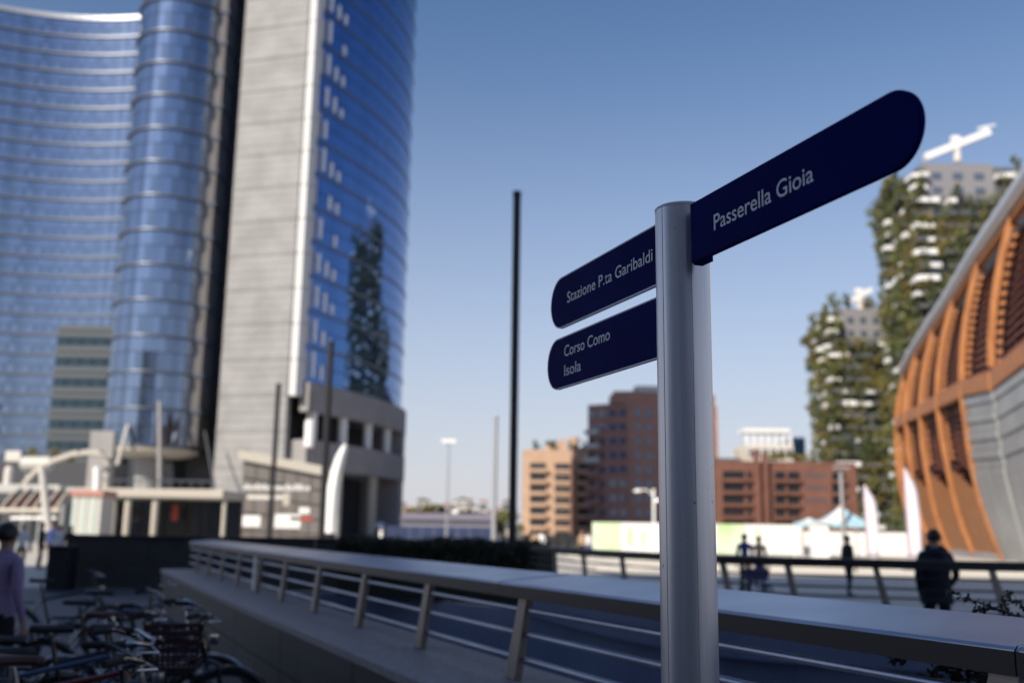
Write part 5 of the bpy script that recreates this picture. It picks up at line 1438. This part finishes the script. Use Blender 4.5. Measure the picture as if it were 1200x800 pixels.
# ------------------------------------------------------------------ bicycles
def bicycle(label, frame_m, saddle_m, mud=True, basket=False, rack=True, drop=False, trim=None):
    trim = trim or M['chrome']
    """wheels at x = -.54 (rear) and x = +.54 (front), ground at z = 0, built at the origin"""
    t_ = thing("bicycle", label, "bicycle", (0, 0, 0), "bicycles parked along the parapet wall")
    R0 = .335; rear, front = Vector((-.53, 0, R0)), Vector((.55, 0, R0))
    bb_, st, hd, hd2 = Vector((-.08, 0, .29)), Vector((-.22, 0, .80)), Vector((.36, 0, .86)), Vector((.39, 0, .74))
    b = MB(); b.tube([bb_, st], .017, 8); b.tube([st + Vector((0.01, 0, -.05)), hd], .016, 8); b.tube([bb_, hd2], .019, 8); b.tube([hd, hd2], .022, 8)
    for y in (-.05, .05):
        b.tube([bb_ + Vector((0, y * .5, 0)), rear + Vector((0, y, 0))], .010, 6); b.tube([st + Vector((0, y * .3, -.06)), rear + Vector((0, y, 0))], .009, 6)
    b.build("frame", frame_m, t_, smooth=True)
    b = MB(); b.tube([hd + Vector((-.006, 0, .02)), hd2, front + Vector((-.06, 0, .36))], .016, 8)
    for y in (-.05, .05): b.tube([front + Vector((-.065, 0, .37)), front + Vector((-.055, y, .3)), front + Vector((0, y, 0))], .011, 6)
    b.build("fork", frame_m, t_, smooth=True)
    for c in (rear, front):
        b = MB(); b.ring(c, (0, 1, 0), R0 - .02, .020, 40, 8); wl = b.build("wheel", M['rubber'], t_, smooth=True)
        b = MB(); b.ring(c, (0, 1, 0), R0 - .047, .011, 40, 6); b.build("rim", M['chrome'], wl, smooth=True)
        b = MB(); b.tube([c + Vector((0, -.045, 0)), c + Vector((0, .045, 0))], .02, 8)
        for i in range(24):
            a = 2 * PI * i / 24; b.tube([c + Vector((0, .03 * (-1) ** i, 0)), c + Vector((math.cos(a) * (R0 - .05), 0, math.sin(a) * (R0 - .05)))], .0012, 3, caps=False)
        b.build("spokes", M['chrome'], wl)
    if mud:
        for c, a0, a1 in ((rear, -1.9, 1.15), (front, -1.3, .9)):
            b = MB(); rows = []
            for i in range(15):
                a = a0 + (a1 - a0) * i / 14 + PI / 2; d = Vector((math.cos(a), 0, math.sin(a)))
                d = Vector((math.cos(PI / 2 - (a - PI / 2)), 0, math.sin(PI / 2 - (a - PI / 2))))
                d = Vector((-math.sin(a0 * 0 + (a0 + (a1 - a0) * i / 14) * -1), 0, math.cos(a0 + (a1 - a0) * i / 14)))
                rows.append([c + d * (R0 + .014) + Vector((0, -.028, 0)), c + d * (R0 + .024), c + d * (R0 + .014) + Vector((0, .028, 0))])
            b.grid(rows); o = b.build("mudguard", frame_m if rack else M['chrome'], t_, smooth='all'); o.modifiers.new("t", 'SOLIDIFY').thickness = .003
    b = MB(); b.tube([st, st + Vector((-.035, 0, .14))], .0135, 8); b.build("seat_post", trim, t_, smooth=True)
    b = MB(); s0 = st + Vector((-.04, 0, .15)); rows = []
    for x, wd, dz in ((-.13, .072, .035), (-.10, .086, .04), (-.04, .075, .03), (.03, .035, .022), (.10, .022, .018), (.145, .014, .006)):
        rows.append([s0 + Vector((x, wd * math.cos(a), dz * .5 + .026 * math.sin(a) + .012)) for a in [2 * PI * j / 10 for j in range(10)]])
    b.add([q for r in rows for q in r], [(i * 10 + j, i * 10 + (j + 1) % 10, (i + 1) * 10 + (j + 1) % 10, (i + 1) * 10 + j) for i in range(len(rows) - 1) for j in range(10)] + [tuple(range(10)), tuple(range(50, 60))[::-1]])
    b.build("saddle", saddle_m, t_, smooth='all')
    h0 = hd + Vector((-.03, 0, .15))
    b = MB(); b.tube([hd, h0], .014, 8); b.tube([h0, h0 + Vector((.06, 0, .02))], .014, 8)
    hb = h0 + Vector((.06, 0, .02)); sweep = -.17 if not drop else -.02
    pts = [hb + Vector((sweep, -.30, .05)), hb + Vector((sweep * .5, -.24, .055)), hb + Vector((.01, -.10, .02)), hb, hb + Vector((.01, .10, .02)), hb + Vector((sweep * .5, .24, .055)), hb + Vector((sweep, .30, .05))]
    b.tube(pts, .0115, 8); hbo = b.build("handlebar", trim, t_, smooth=True)
    for sgn in (-1, 1):
        b = MB(); b.tube([hb + Vector((sweep * .62, sgn * .256, .054)), hb + Vector((sweep * 1.1, sgn * .315, .049))], .017, 8); b.build("grip", M['rubber'], hbo, smooth=True)
        b = MB(); b.tube([hb + Vector((.02, sgn * .14, .02)), hb + Vector((.055, sgn * .2, .0)), hb + Vector((sweep * .6 + .06, sgn * .27, .01))], .006, 6); b.build("brake_lever", M['chrome'], hbo)
    b = MB(); b.ring(bb_ + Vector((0, .055, 0)), (0, 1, 0), .085, .008, 24, 6)
    b.tube([bb_ + Vector((0, -.07, 0)), bb_ + Vector((.10, -.08, -.13))], .011, 6); b.tube([bb_ + Vector((0, .07, 0)), bb_ + Vector((-.10, .08, .13))], .011, 6); b.build("crank", M['chrome'], t_)
    for x, y, z in ((.10, -.13, -.13), (-.10, .13, .13)):
        b = MB(); b.box(bb_ + Vector((x, y, z)), (.09, .08, .02)); b.build("pedal", M['rubber'], t_)
    b = MB(); b.lathe(hd + Vector((.08, 0, -.02)), [(.03, 0), (.034, .03), (.03, .06)], 12); b.build("headlamp", M['chrome'], t_, smooth=True)
    if rack:
        b = MB(); rz = R0 * 2 + .05
        for y in (-.055, 0, .055): b.tube([(-.72, y, rz), (-.30, y, rz)], .005, 5)
        b.tube([(-.72, -.055, rz), (-.72, .055, rz)], .005, 5)
        for y in (-.06, .06): b.tube([(-.62, y * .95, rz), (-.53, y, R0)], .005, 5)
        b.build("rear_rack", M['dark_steel'], t_)
    if basket:
        bk_ = MB(); c = hd + Vector((.24, 0, .02))
        for k in range(6):
            z = .0 + .045 * k; wx, wy = .12 + .006 * k, .16 + .006 * k
            bk_.tube([c + Vector((x * wx, y * wy, z)) for x, y in ((-1, -1), (1, -1), (1, 1), (-1, 1), (-1, -1))], .007, 5)
        for i in range(10):
            u = -1 + 2 * i / 9
            for sx in (-1, 1): bk_.tube([c + Vector((sx * .12, u * .16, 0)), c + Vector((sx * .15, u * .19, .23))], .005, 4); bk_.tube([c + Vector((u * .12, sx * .16, 0)), c + Vector((u * .15, sx * .19, .23))], .005, 4)
        bk_.quad(c + Vector((-.12, -.16, 0)), c + Vector((.12, -.16, 0)), c + Vector((.12, .16, 0)), c + Vector((-.12, .16, 0)))
        bk_.build("basket", M['wicker'], t_)
    return t_
protos = {'black': bicycle("x", M['bike_black'], M['saddle'], trim=M['bike_black']), 'red': bicycle("x", M['bike_red'], M['saddle'], basket=True, trim=M['bike_black']), 'silver': bicycle("x", M['bike_white'], M['saddle_brown'], mud=True, rack=False), 'blue': bicycle("x", M['bike_blue'], M['saddle'], drop=True, trim=M['bike_black'])}
used = set()
for kind, px, Y, rz, lab in (
    ('black', 66, 12.6, .45, "black bicycle farthest from the viewer standing alone beside the lilac jumper"),
    ('blue', 140, 10.6, .10, "blue grey bicycle nearest the dark wall's corner with its front wheel to the parapet"),
    ('black', 118, 9.2, .35, "black bicycle with mudguards behind the silver framed one"),
    ('silver', 150, 7.9, .2, "pale silver bicycle with a brown saddle in the middle of the row"),
    ('black', 92, 7.0, .42, "black bicycle in the middle of the row left of the silver framed one"),
    ('red', 44, 5.6, .3, "dark red bicycle with a red wire basket close to the parapet wall"),
    ('blue', 36, 6.2, .38, "blue grey bicycle at the lower left beside the lilac jumper"),
    ('silver', 60, 5.35, .35, "pale silver bicycle with a brown saddle nearest the viewer at the lower left"),
    ('black', 160, 7.2, .35, "black bicycle standing closest to the parapet wall"),
    ('black', 20, 4.6, .5, "black bicycle cut off by the photo's lower left corner")):
    r = protos[kind] if kind not in used else copy_tree(protos[kind]); used.add(kind)
    r.location = gp(px, Y); r.rotation_euler = (rad(R_.uniform(-5, 5)), 0, rz + R_.uniform(-.1, .1)); r["label"] = lab

# ------------------------------------------------------------------ creeping shrub behind the railing at the lower right
def twig(label, start, dirs, n, seed, lsize):
    rg = random.Random(seed)
    t_ = thing("creeping_shrub", label, "shrub", start)
    st, lf = MB(), MB()
    for d0, ln in dirs:
        p = Vector(start); d = Vector(d0).normalized(); pts = [p.copy()]
        for i in range(14):
            d = (d + Vector((rg.gauss(0, .16), rg.gauss(0, .16), rg.gauss(0, .12)))).normalized(); p = p + d * (ln / 14); pts.append(p.copy())
            for k in range(n):
                a = Vector((rg.gauss(0, 1), rg.gauss(0, 1), rg.gauss(0, 1) + .3)).normalized(); s = lsize * rg.uniform(.6, 1.3); q = a.cross(d).normalized() * s * .36
                o_ = p + d * rg.uniform(-.02, .02)
                lf.add([o_, o_ + a * s * .5 + q, o_ + a * s, o_ + a * s * .5 - q], [(0, 1, 2, 3)])
        st.tube(pts, [.004 - .003 * i / 14 for i in range(15)], 5)
    st.build("stem", M['bark'], t_); lf.build("leaves", M['leaf_dark'], t_, fix=False, kind="stuff")
def branch_shrub(label, Y, branches, seed, lsize, dens):
    rg = random.Random(seed); st, lf = MB(), MB()
    t_ = thing("creeping_shrub", label, "shrub", at(*branches[0][0], Y))
    for br in branches:
        dy = rg.uniform(-.06, .06); pts = []
        ctrl = [at(x, y, Y + dy) for x, y in br]
        for a, c in zip(ctrl, ctrl[1:]):
            for k in range(6): pts.append(a.lerp(c, k / 6) + Vector((rg.gauss(0, .003), rg.gauss(0, .012), rg.gauss(0, .003))))
        pts.append(ctrl[-1]); n = len(pts)
        st.tube(pts, [.0045 - .0032 * i / (n - 1) for i in range(n)], 5)
        for i, p in enumerate(pts[1:]):
            for k in range(dens if i > 2 else 1):
                a = Vector((rg.gauss(0, 1), rg.gauss(0, 1), rg.gauss(0, 1) + .2)).normalized(); sz = lsize * rg.uniform(.6, 1.25)
                q = a.cross(Vector((rg.gauss(0, 1), rg.gauss(0, 1), rg.gauss(0, 1)))).normalized() * sz * .3
                o_ = p + a * .003; m_ = a.cross(q).normalized() * sz * .08
                lf.add([o_, o_ + a * sz * .3 + q * .85, o_ + a * sz * .65 + q * .9, o_ + a * sz, o_ + a * sz * .65 - q * .9, o_ + a * sz * .3 - q * .85, o_ + a * sz * .5 + m_], [(0, 1, 6), (1, 2, 6), (2, 3, 6), (3, 4, 6), (4, 5, 6), (5, 0, 6)])
    st.build("stem", M['bark'], t_); lf.build("leaves", M['leaf_shrub'], t_, fix=False, kind="stuff")
M['leaf_shrub'] = mat("dull_shrub_leaves", (.030, .034, .018), .55, 0, (.05, .048, .024), 8)
branch_shrub("dark creeping twig lying over the railing's back edge at the right", 3.95,
    [[(1212, 735), (1190, 722), (1165, 713), (1145, 706), (1127, 700), (1113, 691)], [(1205, 728), (1198, 712), (1190, 701)], [(1182, 717), (1176, 704), (1180, 694)], [(1212, 730), (1206, 715), (1208, 704)], [(1160, 712), (1150, 715), (1140, 713)]], 5, .021, 3)
branch_shrub("leafy creeping shrub under the top rail at the lower right corner", 3.55,
    [[(1205, 812), (1170, 797), (1140, 788), (1110, 780), (1085, 772), (1062, 768)], [(1190, 815), (1165, 800), (1150, 785), (1143, 772)], [(1200, 806), (1185, 790), (1172, 778), (1160, 772)], [(1110, 781), (1095, 790), (1082, 797)], [(1130, 812), (1125, 798), (1118, 786), (1105, 770)],
     [(1212, 806), (1200, 792), (1192, 780)], [(1160, 812), (1152, 800), (1136, 796), (1118, 800)], [(1180, 815), (1178, 800), (1182, 786)], [(1200, 815), (1206, 800), (1204, 785)], [(1062, 768), (1052, 774), (1046, 768)]], 6, .030, 2)
